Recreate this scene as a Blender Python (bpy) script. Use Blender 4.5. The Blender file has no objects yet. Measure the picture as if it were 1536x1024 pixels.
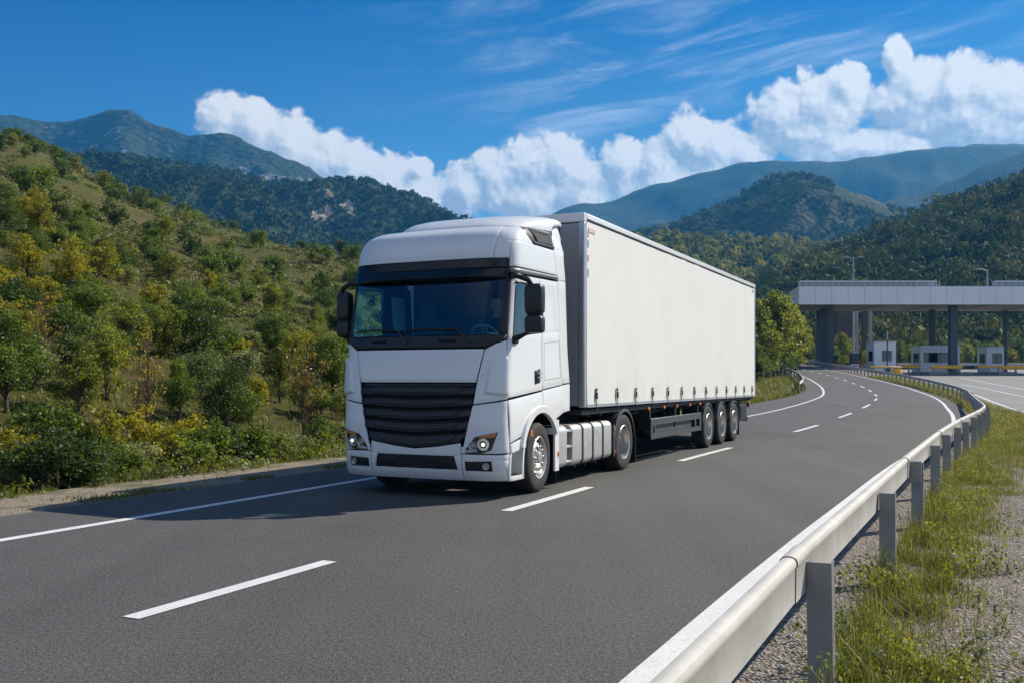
import bpy, bmesh, math, random, bisect
import numpy as np
from mathutils import Vector, Matrix, noise as mnoise

random.seed(7)
sc = bpy.context.scene
COL = sc.collection
R_ = math.radians
PI = math.pi

# ------------------------------------------------------------------ camera
F_PX, CAM_H, V_HOR = 1450.0, 1.6, 566.0
cam_d = bpy.data.cameras.new('camera')
cam = bpy.data.objects.new('camera', cam_d)
COL.objects.link(cam)
cam.location = (0, 0, CAM_H)
cam.rotation_euler = (R_(90), 0, 0)
cam_d.sensor_width = 36.0
cam_d.lens = 36.0 * F_PX / 1536.0
cam_d.shift_y = (V_HOR - 512.0) / 1536.0
cam_d.clip_start = 0.1
cam_d.clip_end = 20000
sc.camera = cam

# ------------------------------------------------------------------ tagging
def tag(o, label=None, cat=None, group=None, kind=None):
    if label: o['label'] = label
    if cat: o['category'] = cat
    if group: o['group'] = group
    if kind: o['kind'] = kind
    return o

def empty(name, loc=(0, 0, 0), rz=0.0):
    o = bpy.data.objects.new(name, None)
    COL.objects.link(o)
    o.location = loc
    o.rotation_euler = (0, 0, rz)
    o.empty_display_size = 0.2
    return o

SPLIT = set('corner_post mirror_arm guard_bracket soffit_beam wheel_arch roof_trim roof_vent vent_slats sun_visor grab_rail locker_seal curtain_track marking mirror_glass tank_step step_opening step air_hose marker_light joint_seal seam kerb_island stripe window_seal trailer_front reflector headlamp'.split())
def split_mesh(me):
    "one mesh per connected piece"
    n = len(me.vertices); par = list(range(n))
    def find(a):
        while par[a] != a: par[a] = par[par[a]]; a = par[a]
        return a
    for e in me.edges:
        a, b = find(e.vertices[0]), find(e.vertices[1])
        if a != b: par[a] = b
    comp = {}
    for i in range(n): comp.setdefault(find(i), []).append(i)
    if len(comp) < 2: return [me]
    out = []
    for root, vs in comp.items():
        mp = {v: i for i, v in enumerate(vs)}
        m2 = bpy.data.meshes.new(me.name)
        m2.from_pydata([me.vertices[v].co[:] for v in vs], [], [[mp[v] for v in p.vertices] for p in me.polygons if p.vertices[0] in mp])
        m2.update(); m2.shade_smooth(); m2.set_sharp_from_angle(angle=R_(40)); out.append(m2)
    return out
def link_mesh(name, me, mat, parent=None, loc=None):
    if name in SPLIT and parent is not None:
        L = split_mesh(me)
        objs = [link_one(name, m, mat, parent, loc) for m in L]
        PIECES[objs[0].name] = objs
        return objs[0]
    return link_one(name, me, mat, parent, loc)
PIECES = {}
def pieces(o): return PIECES.get(o.name, [o])
def link_one(name, me, mat, parent=None, loc=None):
    o = bpy.data.objects.new(name, me)
    COL.objects.link(o)
    if mat is not None and len(me.materials) == 0:
        me.materials.append(mat)
    if parent is not None:
        o.parent = parent
    if loc is not None:
        o.location = loc
    return o

# ------------------------------------------------------------------ mesh builder
class MB:
    def __init__(s):
        s.v = []; s.f = []
    def add(s, verts, faces):
        b = len(s.v)
        s.v += [tuple(p) for p in verts]
        s.f += [tuple(b + i for i in f) for f in faces]
        return s
    def box(s, x0, x1, y0, y1, z0, z1, M=None):
        vs = [(x0,y0,z0),(x1,y0,z0),(x1,y1,z0),(x0,y1,z0),(x0,y0,z1),(x1,y0,z1),(x1,y1,z1),(x0,y1,z1)]
        if M is not None: vs = [M @ Vector(p) for p in vs]
        return s.add(vs, [(0,3,2,1),(4,5,6,7),(0,1,5,4),(1,2,6,5),(2,3,7,6),(3,0,4,7)])
    def prism(s, poly, ax, a0, a1):
        # poly: 2D points in the two other axes (order of remaining axes x<y<z), extruded along axis ax
        n = len(poly)
        def mk(p, a):
            if ax == 0: return (a, p[0], p[1])
            if ax == 1: return (p[0], a, p[1])
            return (p[0], p[1], a)
        vs = [mk(p, a0) for p in poly] + [mk(p, a1) for p in poly]
        fs = [tuple(range(n))[::-1], tuple(range(n, 2*n))]
        for i in range(n):
            j = (i+1) % n
            fs.append((i, j, n+j, n+i))
        return s.add(vs, fs)
    def tube(s, path, radii, n=6, caps=True):
        path = [Vector(p) for p in path]
        if not hasattr(radii, '__len__'): radii = [radii]*len(path)
        vs = []; fs = []
        up0 = None
        for i, p in enumerate(path):
            a = path[max(0, i-1)]; b = path[min(len(path)-1, i+1)]
            d = (b-a)
            if d.length < 1e-9: d = Vector((0,0,1))
            d.normalize()
            if up0 is None:
                up0 = Vector((0,0,1)) if abs(d.z) < .9 else Vector((1,0,0))
            u = up0 - d*up0.dot(d)
            if u.length < 1e-6: u = d.orthogonal()
            u.normalize(); up0 = u
            w = d.cross(u)
            for k in range(n):
                t = 2*PI*k/n
                vs.append(p + (u*math.cos(t)+w*math.sin(t))*radii[i])
        for i in range(len(path)-1):
            for k in range(n):
                k2 = (k+1) % n
                fs.append((i*n+k, i*n+k2, (i+1)*n+k2, (i+1)*n+k))
        if caps:
            fs.append(tuple(range(n))[::-1]); m = (len(path)-1)*n
            fs.append(tuple(range(m, m+n)))
        return s.add(vs, fs)
    def lathe(s, prof, n=32, M=None, a0=0, a1=2*PI):
        # prof: (r, x) pairs revolved round the X axis
        full = abs(a1-a0-2*PI) < 1e-6
        m = n if full else n+1
        vs = []
        for k in range(m):
            t = a0+(a1-a0)*k/n
            for r, x in prof:
                p = Vector((x, r*math.cos(t), r*math.sin(t)))
                vs.append(M @ p if M is not None else p)
        q = len(prof); fs = []
        for k in range(n):
            k2 = (k+1) % m
            for i in range(q-1):
                fs.append((k*q+i, k2*q+i, k2*q+i+1, k*q+i+1))
        return s.add(vs, fs)
    def grid(s, pts, flip=False):
        nu = len(pts); nv = len(pts[0])
        vs = [p for r in pts for p in r]; fs = []
        for i in range(nu-1):
            for j in range(nv-1):
                f = (i*nv+j, (i+1)*nv+j, (i+1)*nv+j+1, i*nv+j+1)
                fs.append(f[::-1] if flip else f)
        return s.add(vs, fs)
    def sphere(s, c, r, n=12, m=8, sc_=(1,1,1)):
        vs = []; fs = []
        for i in range(m+1):
            ph = PI*i/m
            for k in range(n):
                t = 2*PI*k/n
                vs.append((c[0]+r*sc_[0]*math.sin(ph)*math.cos(t), c[1]+r*sc_[1]*math.sin(ph)*math.sin(t), c[2]+r*sc_[2]*math.cos(ph)))
        for i in range(m):
            for k in range(n):
                k2 = (k+1) % n
                fs.append((i*n+k, (i+1)*n+k, (i+1)*n+k2, i*n+k2))
        return s.add(vs, fs)
    def mesh(s, name, smooth=35):
        me = bpy.data.meshes.new(name)
        me.from_pydata(s.v, [], s.f)
        me.validate(); me.update()
        bm = bmesh.new(); bm.from_mesh(me)
        bmesh.ops.remove_doubles(bm, verts=bm.verts, dist=1e-5)
        bmesh.ops.recalc_face_normals(bm, faces=bm.faces)
        bm.to_mesh(me); bm.free()
        if smooth:
            me.shade_smooth()
            me.set_sharp_from_angle(angle=R_(smooth))
        return me
    def build(s, name, mat, parent=None, smooth=35, bevel=0, solid=0, loc=None, seg=2):
        o = link_mesh(name, s.mesh(name, smooth), mat, parent, loc)
        for p in pieces(o):
            if solid:
                m = p.modifiers.new('solid', 'SOLIDIFY'); m.thickness = solid; m.offset = -1
            if bevel:
                m = p.modifiers.new('bevel', 'BEVEL'); m.width = bevel; m.segments = seg
                m.limit_method = 'ANGLE'; m.angle_limit = R_(40); m.harden_normals = False
        return o

def np_mesh(name, verts, quads, tone=None, smooth=False):
    me = bpy.data.meshes.new(name)
    verts = np.asarray(verts, dtype=np.float32); quads = np.asarray(quads, dtype=np.int32)
    nv, nf, k = len(verts), len(quads), quads.shape[1]
    me.vertices.add(nv); me.vertices.foreach_set('co', verts.ravel())
    me.loops.add(nf*k); me.loops.foreach_set('vertex_index', quads.ravel())
    me.polygons.add(nf)
    me.polygons.foreach_set('loop_start', np.arange(0, nf*k, k, dtype=np.int32))
    me.polygons.foreach_set('loop_total', np.full(nf, k, dtype=np.int32))
    if smooth: me.polygons.foreach_set('use_smooth', np.ones(nf, dtype=bool))
    me.update(calc_edges=True)
    if tone is not None:
        a = me.attributes.new('tone', 'FLOAT', 'POINT')
        a.data.foreach_set('value', np.asarray(tone, dtype=np.float32))
    return me

# ------------------------------------------------------------------ node helpers / materials
class NT:
    def __init__(s, tree):
        s.t = tree; s.n = tree.nodes; s.l = tree.links
    def new(s, typ, **kw):
        n = s.n.new(typ)
        for k, v in kw.items(): setattr(n, k, v)
        return n
    def put(s, inp, v):
        if v is None: return
        if isinstance(v, bpy.types.NodeSocket): s.l.new(v, inp)
        else:
            try: inp.default_value = v
            except Exception:
                inp.default_value = tuple(v)+(1.0,) if hasattr(v, '__len__') and len(v) == 3 else v
    def m(s, op, a, b=None, c=None, clamp=False):
        n = s.new('ShaderNodeMath', operation=op, use_clamp=clamp)
        s.put(n.inputs[0], a); s.put(n.inputs[1], b); s.put(n.inputs[2], c)
        return n.outputs[0]
    def vm(s, op, a, b=None, scale=None):
        n = s.new('ShaderNodeVectorMath', operation=op)
        s.put(n.inputs[0], a); s.put(n.inputs[1], b)
        if scale is not None: s.put(n.inputs['Scale'], scale)
        return n.outputs[1] if op in ('LENGTH', 'DOT_PRODUCT', 'DISTANCE') else n.outputs[0]
    def noise(s, vec, scale, detail=4, rough=.55, dist=0.0, out=0):
        n = s.new('ShaderNodeTexNoise')
        s.put(n.inputs['Vector'], vec); n.inputs['Scale'].default_value = scale
        n.inputs['Detail'].default_value = detail; n.inputs['Roughness'].default_value = rough
        n.inputs['Distortion'].default_value = dist
        return n.outputs[out]
    def voro(s, vec, scale, feat='F1', out='Distance', rand=1.0):
        n = s.new('ShaderNodeTexVoronoi', feature=feat)
        s.put(n.inputs['Vector'], vec); n.inputs['Scale'].default_value = scale
        n.inputs['Randomness'].default_value = rand
        return n.outputs[out]
    def ramp(s, fac, stops, interp='LINEAR'):
        n = s.new('ShaderNodeValToRGB'); cr = n.color_ramp; cr.interpolation = interp
        while len(cr.elements) < len(stops): cr.elements.new(.5)
        for e, (p, c) in zip(cr.elements, stops):
            e.position = p
            e.color = (c, c, c, 1) if not hasattr(c, '__len__') else tuple(c)+(1,) if len(c) == 3 else c
        s.put(n.inputs[0], fac)
        return n.outputs[0]
    def mix(s, fac, a, b, mode='MIX'):
        n = s.new('ShaderNodeMix', data_type='RGBA', blend_type=mode)
        n.clamp_factor = True
        s.put(n.inputs[0], fac)
        for i, v in ((6, a), (7, b)):
            if isinstance(v, bpy.types.NodeSocket): s.l.new(v, n.inputs[i])
            else: n.inputs[i].default_value = tuple(v)+(1,) if len(v) == 3 else v
        return n.outputs[2]
    def sstep(s, x, a, b):
        n = s.new('ShaderNodeMapRange', interpolation_type='SMOOTHSTEP')
        s.put(n.inputs[0], x); n.inputs[1].default_value = a; n.inputs[2].default_value = b
        return n.outputs[0]
    def bump(s, h, strength=.3, dist=.01, normal=None):
        n = s.new('ShaderNodeBump'); n.inputs['Strength'].default_value = strength
        n.inputs['Distance'].default_value = dist
        s.put(n.inputs['Height'], h)
        if normal is not None: s.put(n.inputs['Normal'], normal)
        return n.outputs[0]

def new_mat(name):
    m = bpy.data.materials.new(name); m.use_nodes = True
    t = NT(m.node_tree)
    b = m.node_tree.nodes['Principled BSDF']
    return m, t, b

def pos(t):
    return t.new('ShaderNodeNewGeometry').outputs['Position']
def objco(t):
    return t.new('ShaderNodeTexCoord').outputs['Object']

def simple(name, col, rough=.5, metal=0.0, coat=0.0, var=.12, scale=3.0, bump=0.0, bscale=60, spec=.5, dirt=None):
    m, t, b = new_mat(name)
    p = objco(t)
    n1 = t.noise(p, scale, 5, .6)
    lo = tuple(c*(1-var) for c in col); hi = tuple(min(1, c*(1+var)) for c in col)
    c = t.ramp(n1, [(.3, lo), (.7, hi)])
    if dirt:
        n2 = t.noise(p, scale*2.3, 6, .7)
        c = t.mix(t.m('MULTIPLY', t.sstep(n2, .45, .75), dirt[1]), c, dirt[0])
    t.put(b.inputs['Base Color'], c)
    t.put(b.inputs['Roughness'], t.m('MULTIPLY_ADD', n1, .15, rough-.075))
    b.inputs['Metallic'].default_value = metal
    b.inputs['Specular IOR Level'].default_value = spec
    b.inputs['Coat Weight'].default_value = coat
    b.inputs['Coat Roughness'].default_value = .05
    if bump:
        t.put(b.inputs['Normal'], t.bump(t.noise(p, bscale, 4), bump, .01))
    return m

def leaf_mat(name, stops, trans=.45, rough=.50):
    m, t, b = new_mat(name)
    at = t.new('ShaderNodeAttribute', attribute_name='tone').outputs['Fac']
    oi = t.new('ShaderNodeObjectInfo').outputs['Random']
    f = t.m('ADD', at, t.m('MULTIPLY_ADD', oi, .36, -.18), clamp=True)
    c = t.ramp(f, stops)
    t.put(b.inputs['Base Color'], c)
    b.inputs['Roughness'].default_value = rough
    b.inputs['Specular IOR Level'].default_value = .35
    tr = t.new('ShaderNodeBsdfTranslucent')
    t.put(tr.inputs['Color'], t.mix(1.0, c, (1.9, 1.75, .75), 'MULTIPLY'))
    ms = t.new('ShaderNodeMixShader'); ms.inputs[0].default_value = trans
    t.l.new(b.outputs[0], ms.inputs[1]); t.l.new(tr.outputs[0], ms.inputs[2])
    t.l.new(ms.outputs[0], m.node_tree.nodes['Material Output'].inputs[0])
    return m

# ------------------------------------------------------------------ axes of the road / lorry
TH = math.atan((1460-768)/F_PX)
AX = Vector((math.sin(TH), math.cos(TH), 0))      # away from the camera, along the road
NL = Vector((-AX.y, AX.x, 0))                     # to the left of the road
def st(s, t, z=0.0):
    p = AX*s + NL*t
    return Vector((p.x, p.y, z))

def sstep(x, a, b):
    x = max(0, min(1, (x-a)/(b-a))); return x*x*(3-2*x)
def lin(xs, ys, v):
    if v <= xs[0]: return ys[0]
    i = bisect.bisect_left(xs, v)
    if i >= len(xs): return ys[-1]
    k = (v-xs[i-1])/(xs[i]-xs[i-1])
    return ys[i-1]+k*(ys[i]-ys[i-1])

# centre line of the carriageway (world X, Y), straight along AX first, then bending
CP = [tuple(st(s, 5.06)[:2]) for s in (-60, -40, -20, -5, 5, 12, 20)]
CP += [(9.2,30.3),(13.9,40.5),(18.2,50),(21.75,58),(24.5,65),(27.2,74),(29.4,83),(31.6,93),(33.6,103.5),(35.4,114),(37.1,125),(39.2,137),(41.5,150),(44.5,168),(46,190),(46,230)]
def crom(P, n=12):
    out = []
    for i in range(len(P)-1):
        p0 = Vector(P[max(0,i-1)]); p1 = Vector(P[i]); p2 = Vector(P[i+1]); p3 = Vector(P[min(len(P)-1,i+2)])
        for k in range(n):
            t = k/n
            out.append(.5*((2*p1)+(p2-p0)*t+(2*p0-5*p1+4*p2-p3)*t*t+(3*p1-p0-3*p2+p3)*t**3))
    out.append(Vector(P[-1])); return out
CL = crom(CP)
CS = [0.0]
for i in range(1, len(CL)): CS.append(CS[-1]+(CL[i]-CL[i-1]).length)
# make arc length agree with s on the straight (s = 5 at the fifth point)
_off = CS[4*12]-5.0
CS = [c-_off for c in CS]
CX = [p.x for p in CL]; CY = [p.y for p in CL]
def cl(s, off=0.0):
    "point on the centre line at arc s, shifted off metres to the right"
    x, y = lin(CS, CX, s), lin(CS, CY, s)
    x2, y2 = lin(CS, CX, s+.5), lin(CS, CY, s+.5); x1, y1 = lin(CS, CX, s-.5), lin(CS, CY, s-.5)
    d = Vector((x2-x1, y2-y1)).normalized()
    return Vector((x+d.y*off, y-d.x*off)), d
def xroad(y): return lin(CY, CX, y)

def prof(d, d0, d1, s, d2, d3):
    if d <= d0: return 0.0
    x = min(d, d1)-d0; z = s*x*x/(2*(d1-d0))
    if d > d1: z += s*(min(d, d2)-d1)
    if d > d2:
        L = d3-d2; x = min(d, d3)-d2; z += s*(x-x*x/(2*L))
    return z
def gz(x, y):
    "height of the graded ground: the road climbs, the toll plaza beside it climbs less"
    zr = prof(y, 40, 72, .040, 140, 210)
    if y <= 40: return zr
    zp = prof(y, 40, 72, .028, 140, 210)
    w = sstep(x-xroad(y), 5, 13)
    return zr*(1-w)+zp*w
# ------------------------------------------------------------------ materials
M = {}
def asphalt(name, base, lo, hi, patch=.5):
    m, t, b = new_mat(name)
    p = pos(t)
    fine = t.noise(p, 90, 3, .7)
    grain = t.voro(p, 70)
    coarse = t.noise(p, 34, 2, .6)
    med = t.noise(p, 3.0, 5, .65)
    big = t.noise(p, .22, 4, .6)
    c = t.ramp(fine, [(.33, lo), (.5, base), (.68, hi)])
    c = t.mix(t.m('MULTIPLY', t.sstep(grain, .34, .08), .5), c, tuple(min(1, x*2.1) for x in base))
    c = t.mix(1.0, c, t.ramp(coarse, [(.30, .62), (.5, 1.0), (.72, 1.42)]), 'MULTIPLY')
    # worn wheel tracks and darker oil band run with the road: stretch the noise along it
    mp = t.new('ShaderNodeMapping'); mp.inputs['Rotation'].default_value = (0, 0, TH)
    mp.inputs['Scale'].default_value = (.9, .035, 1); t.put(mp.inputs['Vector'], p)
    streak = t.noise(mp.outputs[0], 1.0, 5, .6)
    k = t.m('ADD', t.m('MULTIPLY', big, .55), t.m('ADD', t.m('MULTIPLY', med, .25), t.m('MULTIPLY', streak, .55)))
    c = t.mix(1.0, c, t.ramp(k, [(.35, .70), (.62, 1.0), (.95, 1.32)]), 'MULTIPLY')
    crk = t.voro(t.vm('ADD', p, t.vm('SCALE', t.noise(p, 1.3, 5, .7, out=1), scale=.9)), .16, 'DISTANCE_TO_EDGE')
    c = t.mix(t.m('MULTIPLY', t.sstep(crk, .004, .001), patch*.0), c, tuple(x*.45 for x in base))
    t.put(b.inputs['Base Color'], c)
    b.inputs['Roughness'].default_value = .82
    b.inputs['Specular IOR Level'].default_value = .3
    h = t.m('ADD', fine, t.m('MULTIPLY', grain, .8))
    t.put(b.inputs['Normal'], t.bump(h, .55, .012))
    return m
M['asphalt'] = asphalt('asphalt', (.078, .0755, .0735), (.032, .0315, .031), (.146, .141, .137))
M['plaza'] = asphalt('pale_asphalt', (.21, .205, .20), (.11, .11, .11), (.24, .235, .23), .3)

def paint_line(name, col):
    m, t, b = new_mat(name)
    p = pos(t)
    n = t.noise(p, 40, 5, .75); n2 = t.noise(p, 2.5, 4, .6)
    c = t.ramp(n2, [(.3, tuple(x*.86 for x in col)), (.7, col)])
    c = t.mix(t.m('MULTIPLY', t.sstep(n, .56, .68), .8), c, (.14, .14, .14))
    t.put(b.inputs['Base Color'], c); b.inputs['Roughness'].default_value = .6
    t.put(b.inputs['Normal'], t.bump(t.noise(p, 90, 3), .4, .006))
    return m
M['line'] = paint_line('road_paint', (.70, .70, .685))

def ground_mat(name, grass_lo, grass_hi, soil, soil_amt, bumps=1.0, scale=1.0):
    m, t, b = new_mat(name)
    p = pos(t)
    n1 = t.noise(p, .45*scale, 6, .65); n2 = t.noise(p, 5*scale, 5, .7); n3 = t.noise(p, .06*scale, 4, .6)
    g = t.ramp(n2, [(.3, grass_lo), (.7, grass_hi)])
    f = t.sstep(t.m('ADD', t.m('MULTIPLY', n1, .7), t.m('MULTIPLY', n3, .5)), .72-soil_amt, .90-soil_amt)
    sc2 = t.ramp(t.noise(p, 9*scale, 5, .7), [(.3, tuple(x*.6 for x in soil)), (.7, soil)])
    c = t.mix(f, g, sc2)
    t.put(b.inputs['Base Color'], c); b.inputs['Roughness'].default_value = .95
    b.inputs['Specular IOR Level'].default_value = .15
    t.put(b.inputs['Normal'], t.bump(t.m('ADD', n2, t.noise(p, 22*scale, 4, .7)), bumps, .12))
    return m
M['ground'] = ground_mat('rough_grass_ground', (.045, .055, .016), (.11, .12, .035), (.22, .17, .11), .08)
M['hill'] = ground_mat('hillside_turf', (.050, .058, .014), (.135, .128, .034), (.20, .13, .07), .13, 1.0, .8)

def gravel_mat():
    m, t, b = new_mat('gravel')
    p = pos(t)
    v = t.voro(p, 38, out='Distance'); vc = t.voro(p, 38, out='Color')
    v2 = t.voro(p, 95, out='Color')
    sep = t.new('ShaderNodeSeparateColor'); t.put(sep.inputs[0], vc)
    sep2 = t.new('ShaderNodeSeparateColor'); t.put(sep2.inputs[0], v2)
    k = t.m('ADD', t.m('MULTIPLY', sep.outputs[0], .6), t.m('MULTIPLY', sep2.outputs[0], .4))
    c = t.ramp(k, [(.1, (.10, .085, .07)), (.5, (.235, .20, .165)), (.85, (.37, .33, .285))])
    big = t.noise(p, .9, 5, .65)
    c = t.mix(t.sstep(big, .52, .66), c, t.ramp(t.noise(p, 30, 5, .7), [(.3, (.10, .085, .06)), (.7, (.24, .20, .15))]))
    t.put(b.inputs['Base Color'], c); b.inputs['Roughness'].default_value = .92
    b.inputs['Specular IOR Level'].default_value = .2
    h = t.m('ADD', t.m('MULTIPLY', v, -1.0), t.m('MULTIPLY', t.noise(p, 7, 5, .7), 1.2))
    t.put(b.inputs['Normal'], t.bump(h, 1.0, .03))
    return m
M['gravel'] = gravel_mat()
def dirt_mat():
    m, t, b = new_mat('pale_dirt')
    p = pos(t)
    n = t.noise(p, 14, 6, .75); n2 = t.noise(p, 1.2, 5, .65)
    c = t.ramp(n, [(.3, (.17, .135, .095)), (.7, (.36, .30, .225))])
    c = t.mix(t.m('MULTIPLY', t.sstep(n2, .5, .66), .75), c, (.10, .10, .04))
    t.put(b.inputs['Base Color'], c); b.inputs['Roughness'].default_value = .95
    t.put(b.inputs['Normal'], t.bump(t.m('ADD', n, t.voro(p, 45)), .8, .03))
    return m
M['dirt'] = dirt_mat()

def mountain_mat(name, f_lo, f_hi, rock, rock_at, heath, heath_at, scale, bmp=.55):
    m, t, b = new_mat(name)
    p = pos(t)
    n1 = t.noise(p, .012*scale, 7, .65); n2 = t.noise(p, .07*scale, 6, .7); cl_ = t.voro(p, .11*scale)
    c = t.ramp(t.m('ADD', t.m('MULTIPLY', n2, .6), t.m('MULTIPLY', cl_, .45)), [(.3, f_hi), (.75, f_lo)])
    c = t.mix(t.m('MULTIPLY', t.sstep(n1, heath_at, heath_at+.10), .8), c, heath)
    geo = t.new('ShaderNodeNewGeometry'); sp = t.new('ShaderNodeSeparateXYZ'); t.put(sp.inputs[0], geo.outputs['Normal'])
    rk = t.m('MULTIPLY', t.noise(p, .018*scale, 7, .7, .6), t.m('SUBTRACT', 1.75, sp.outputs[2]))
    rc = t.ramp(t.noise(p, .12*scale, 5, .75), [(.3, tuple(x*.45 for x in rock)), (.7, rock)])
    c = t.mix(t.sstep(rk, rock_at, rock_at+.07), c, rc)
    t.put(b.inputs['Base Color'], c); b.inputs['Roughness'].default_value = .95
    b.inputs['Specular IOR Level'].default_value = .1
    t.put(b.inputs['Normal'], t.bump(t.m('SUBTRACT', n2, cl_), bmp, 7.0/scale))
    return m

PW = (.79, .795, .795)
def car_paint(name, col, rough=.32, coat=.5):
    m, t, b = new_mat(name)
    p = objco(t)
    n = t.noise(p, 1.4, 5, .6)
    c = t.ramp(n, [(.3, tuple(x*.97 for x in col)), (.7, col)])
    # road film on the lower body
    sp = t.new('ShaderNodeSeparateXYZ'); t.put(sp.inputs[0], p)
    low = t.m('MULTIPLY', t.sstep(sp.outputs[2], 1.0, .25), t.sstep(t.noise(p, 6, 6, .7), .35, .75))
    c = t.mix(t.m('MULTIPLY', low, .22), c, (.38, .36, .33))
    t.put(b.inputs['Base Color'], c)
    t.put(b.inputs['Roughness'], t.m('MULTIPLY_ADD', t.noise(p, 9, 4), .12, rough-.06))
    b.inputs['Coat Weight'].default_value = coat; b.inputs['Coat Roughness'].default_value = .06
    b.inputs['Specular IOR Level'].default_value = .5
    t.put(b.inputs['Normal'], t.bump(t.noise(p, 1.1, 2), .05, .05))
    return m
M['white'] = car_paint('white_paint', PW)
M['black'] = simple('black_plastic', (.012, .013, .015), .42, var=.25, scale=6)
M['blackgloss'] = simple('dark_gloss_plastic', (.006, .008, .011), .28, var=.2, coat=.1, spec=.35)
M['darkgrey'] = simple('dark_grey_steel', (.055, .058, .063), .5, var=.2, scale=5, dirt=((.12, .11, .10), .4))
M['liner'] = simple('shadow_gap_plastic', (.008, .008, .009), .8, var=.1, spec=.1)
M['chassis'] = simple('chassis_black', (.014, .014, .015), .6, var=.3, scale=5, dirt=((.07, .065, .06), .5))
M['grey'] = simple('grey_trim', (.22, .23, .24), .4, var=.1)
M['alu'] = simple('tank_aluminium', (.62, .60, .57), .42, .55, var=.06, scale=2, dirt=((.36, .33, .29), .4))
M['chrome'] = simple('polished_wheel', (.58, .57, .55), .38, .72, var=.10, scale=8, dirt=((.26, .24, .21), .5))
M['silver'] = simple('silver_frame', (.50, .51, .53), .38, .6, var=.07, scale=4)
M['frontpanel'] = simple('trailer_front_panel', (.34, .36, .38), .5, var=.07, scale=2)
M['amber'] = simple('amber_lens', (.75, .20, .01), .25, var=.05, coat=.5)
M['red'] = simple('red_lens', (.40, .015, .012), .25, var=.05, coat=.5)
M['markpink'] = simple('red_white_marking', (.70, .50, .49), .5, var=.1)
M['markblue'] = simple('blue_marking', (.34, .40, .52), .5, var=.1)
M['markred'] = simple('red_marking', (.60, .36, .35), .5, var=.1)
M['interior'] = simple('cab_interior', (.075, .085, .09), .8, var=.15)
M['seatcloth'] = simple('seat_cloth', (.06, .065, .075), .9, var=.2, scale=8)
M['headliner'] = simple('cab_headliner', (.08, .09, .10), .9, var=.1)

def rubber():
    m, t, b = new_mat('tyre_rubber')
    p = objco(t); n = t.noise(p, 9, 5, .65)
    c = t.ramp(n, [(.3, (.022, .021, .020)), (.7, (.055, .052, .048))])
    t.put(b.inputs['Base Color'], c); b.inputs['Roughness'].default_value = .78
    b.inputs['Specular IOR Level'].default_value = .3
    t.put(b.inputs['Normal'], t.bump(t.noise(p, 45, 3), .25, .005))
    return m
M['rubber'] = rubber()

def tarp():
    m, t, b = new_mat('cream_tarpaulin')
    p = objco(t)
    mp = t.new('ShaderNodeMapping'); mp.inputs['Scale'].default_value = (1, .55, .12); t.put(mp.inputs['Vector'], p)
    w = t.noise(mp.outputs[0], 2.2, 4, .55)
    n = t.noise(p, 1.1, 5, .6)
    c = t.ramp(n, [(.3, (.715, .70, .665)), (.7, (.755, .742, .708))])
    sp = t.new('ShaderNodeSeparateXYZ'); t.put(sp.inputs[0], p)
    low = t.m('MULTIPLY', t.sstep(sp.outputs[2], 1.75, 1.12), t.sstep(t.noise(p, 5, 6, .7), .4, .8))
    c = t.mix(t.m('MULTIPLY', low, .5), c, (.42, .39, .34))
    mp2 = t.new('ShaderNodeMapping'); mp2.inputs['Scale'].default_value = (1, 3.5, .1); t.put(mp2.inputs['Vector'], p)
    c = t.mix(t.m('MULTIPLY', t.sstep(t.noise(mp2.outputs[0], 1.6, 6, .75), .58, .80), .07), c, (.45, .42, .38))
    t.put(b.inputs['Base Color'], c); b.inputs['Roughness'].default_value = .55
    b.inputs['Specular IOR Level'].default_value = .35
    t.put(b.inputs['Normal'], t.bump(w, .30, .06))
    return m
M['tarp'] = tarp()

def glass(name, tint, refl_lo=.06, rough=.02, frost=0.0, frost_col=(.05, .1, .15)):
    m, t, b = new_mat(name)
    m.node_tree.nodes.remove(b)
    tr = t.new('ShaderNodeBsdfTransparent'); tr.inputs[0].default_value = tuple(tint)+(1,)
    gl = t.new('ShaderNodeBsdfGlossy'); gl.inputs['Roughness'].default_value = rough
    gl.inputs['Color'].default_value = (.9, .95, 1, 1)
    fr = t.new('ShaderNodeFresnel')
    t.put(fr.inputs['IOR'], t.m('MULTIPLY_ADD', t.new('ShaderNodeNewGeometry').outputs['Backfacing'], 1/1.5-1.5, 1.5))
    fac = t.m('ADD', t.m('MULTIPLY', fr.outputs[0], 1.0), refl_lo, clamp=True)
    mx = t.new('ShaderNodeMixShader'); t.put(mx.inputs[0], fac)
    src = tr.outputs[0]
    if frost:
        df = t.new('ShaderNodeBsdfDiffuse'); df.inputs[0].default_value = tuple(frost_col)+(1,)
        m2 = t.new('ShaderNodeMixShader'); m2.inputs[0].default_value = frost
        t.l.new(tr.outputs[0], m2.inputs[1]); t.l.new(df.outputs[0], m2.inputs[2]); src = m2.outputs[0]
    t.l.new(src, mx.inputs[1]); t.l.new(gl.outputs[0], mx.inputs[2])
    t.l.new(mx.outputs[0], m.node_tree.nodes['Material Output'].inputs[0])
    return m
M['windscreen'] = glass('tinted_windscreen', (.46, .98, .98), .055)
M['sideglass'] = glass('side_glass', (.86, .93, .93), .08)
M['lens'] = glass('clear_lens', (.93, .95, .96), .04)
M['boothglass'] = glass('booth_glass', (.10, .15, .16), .03)

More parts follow.
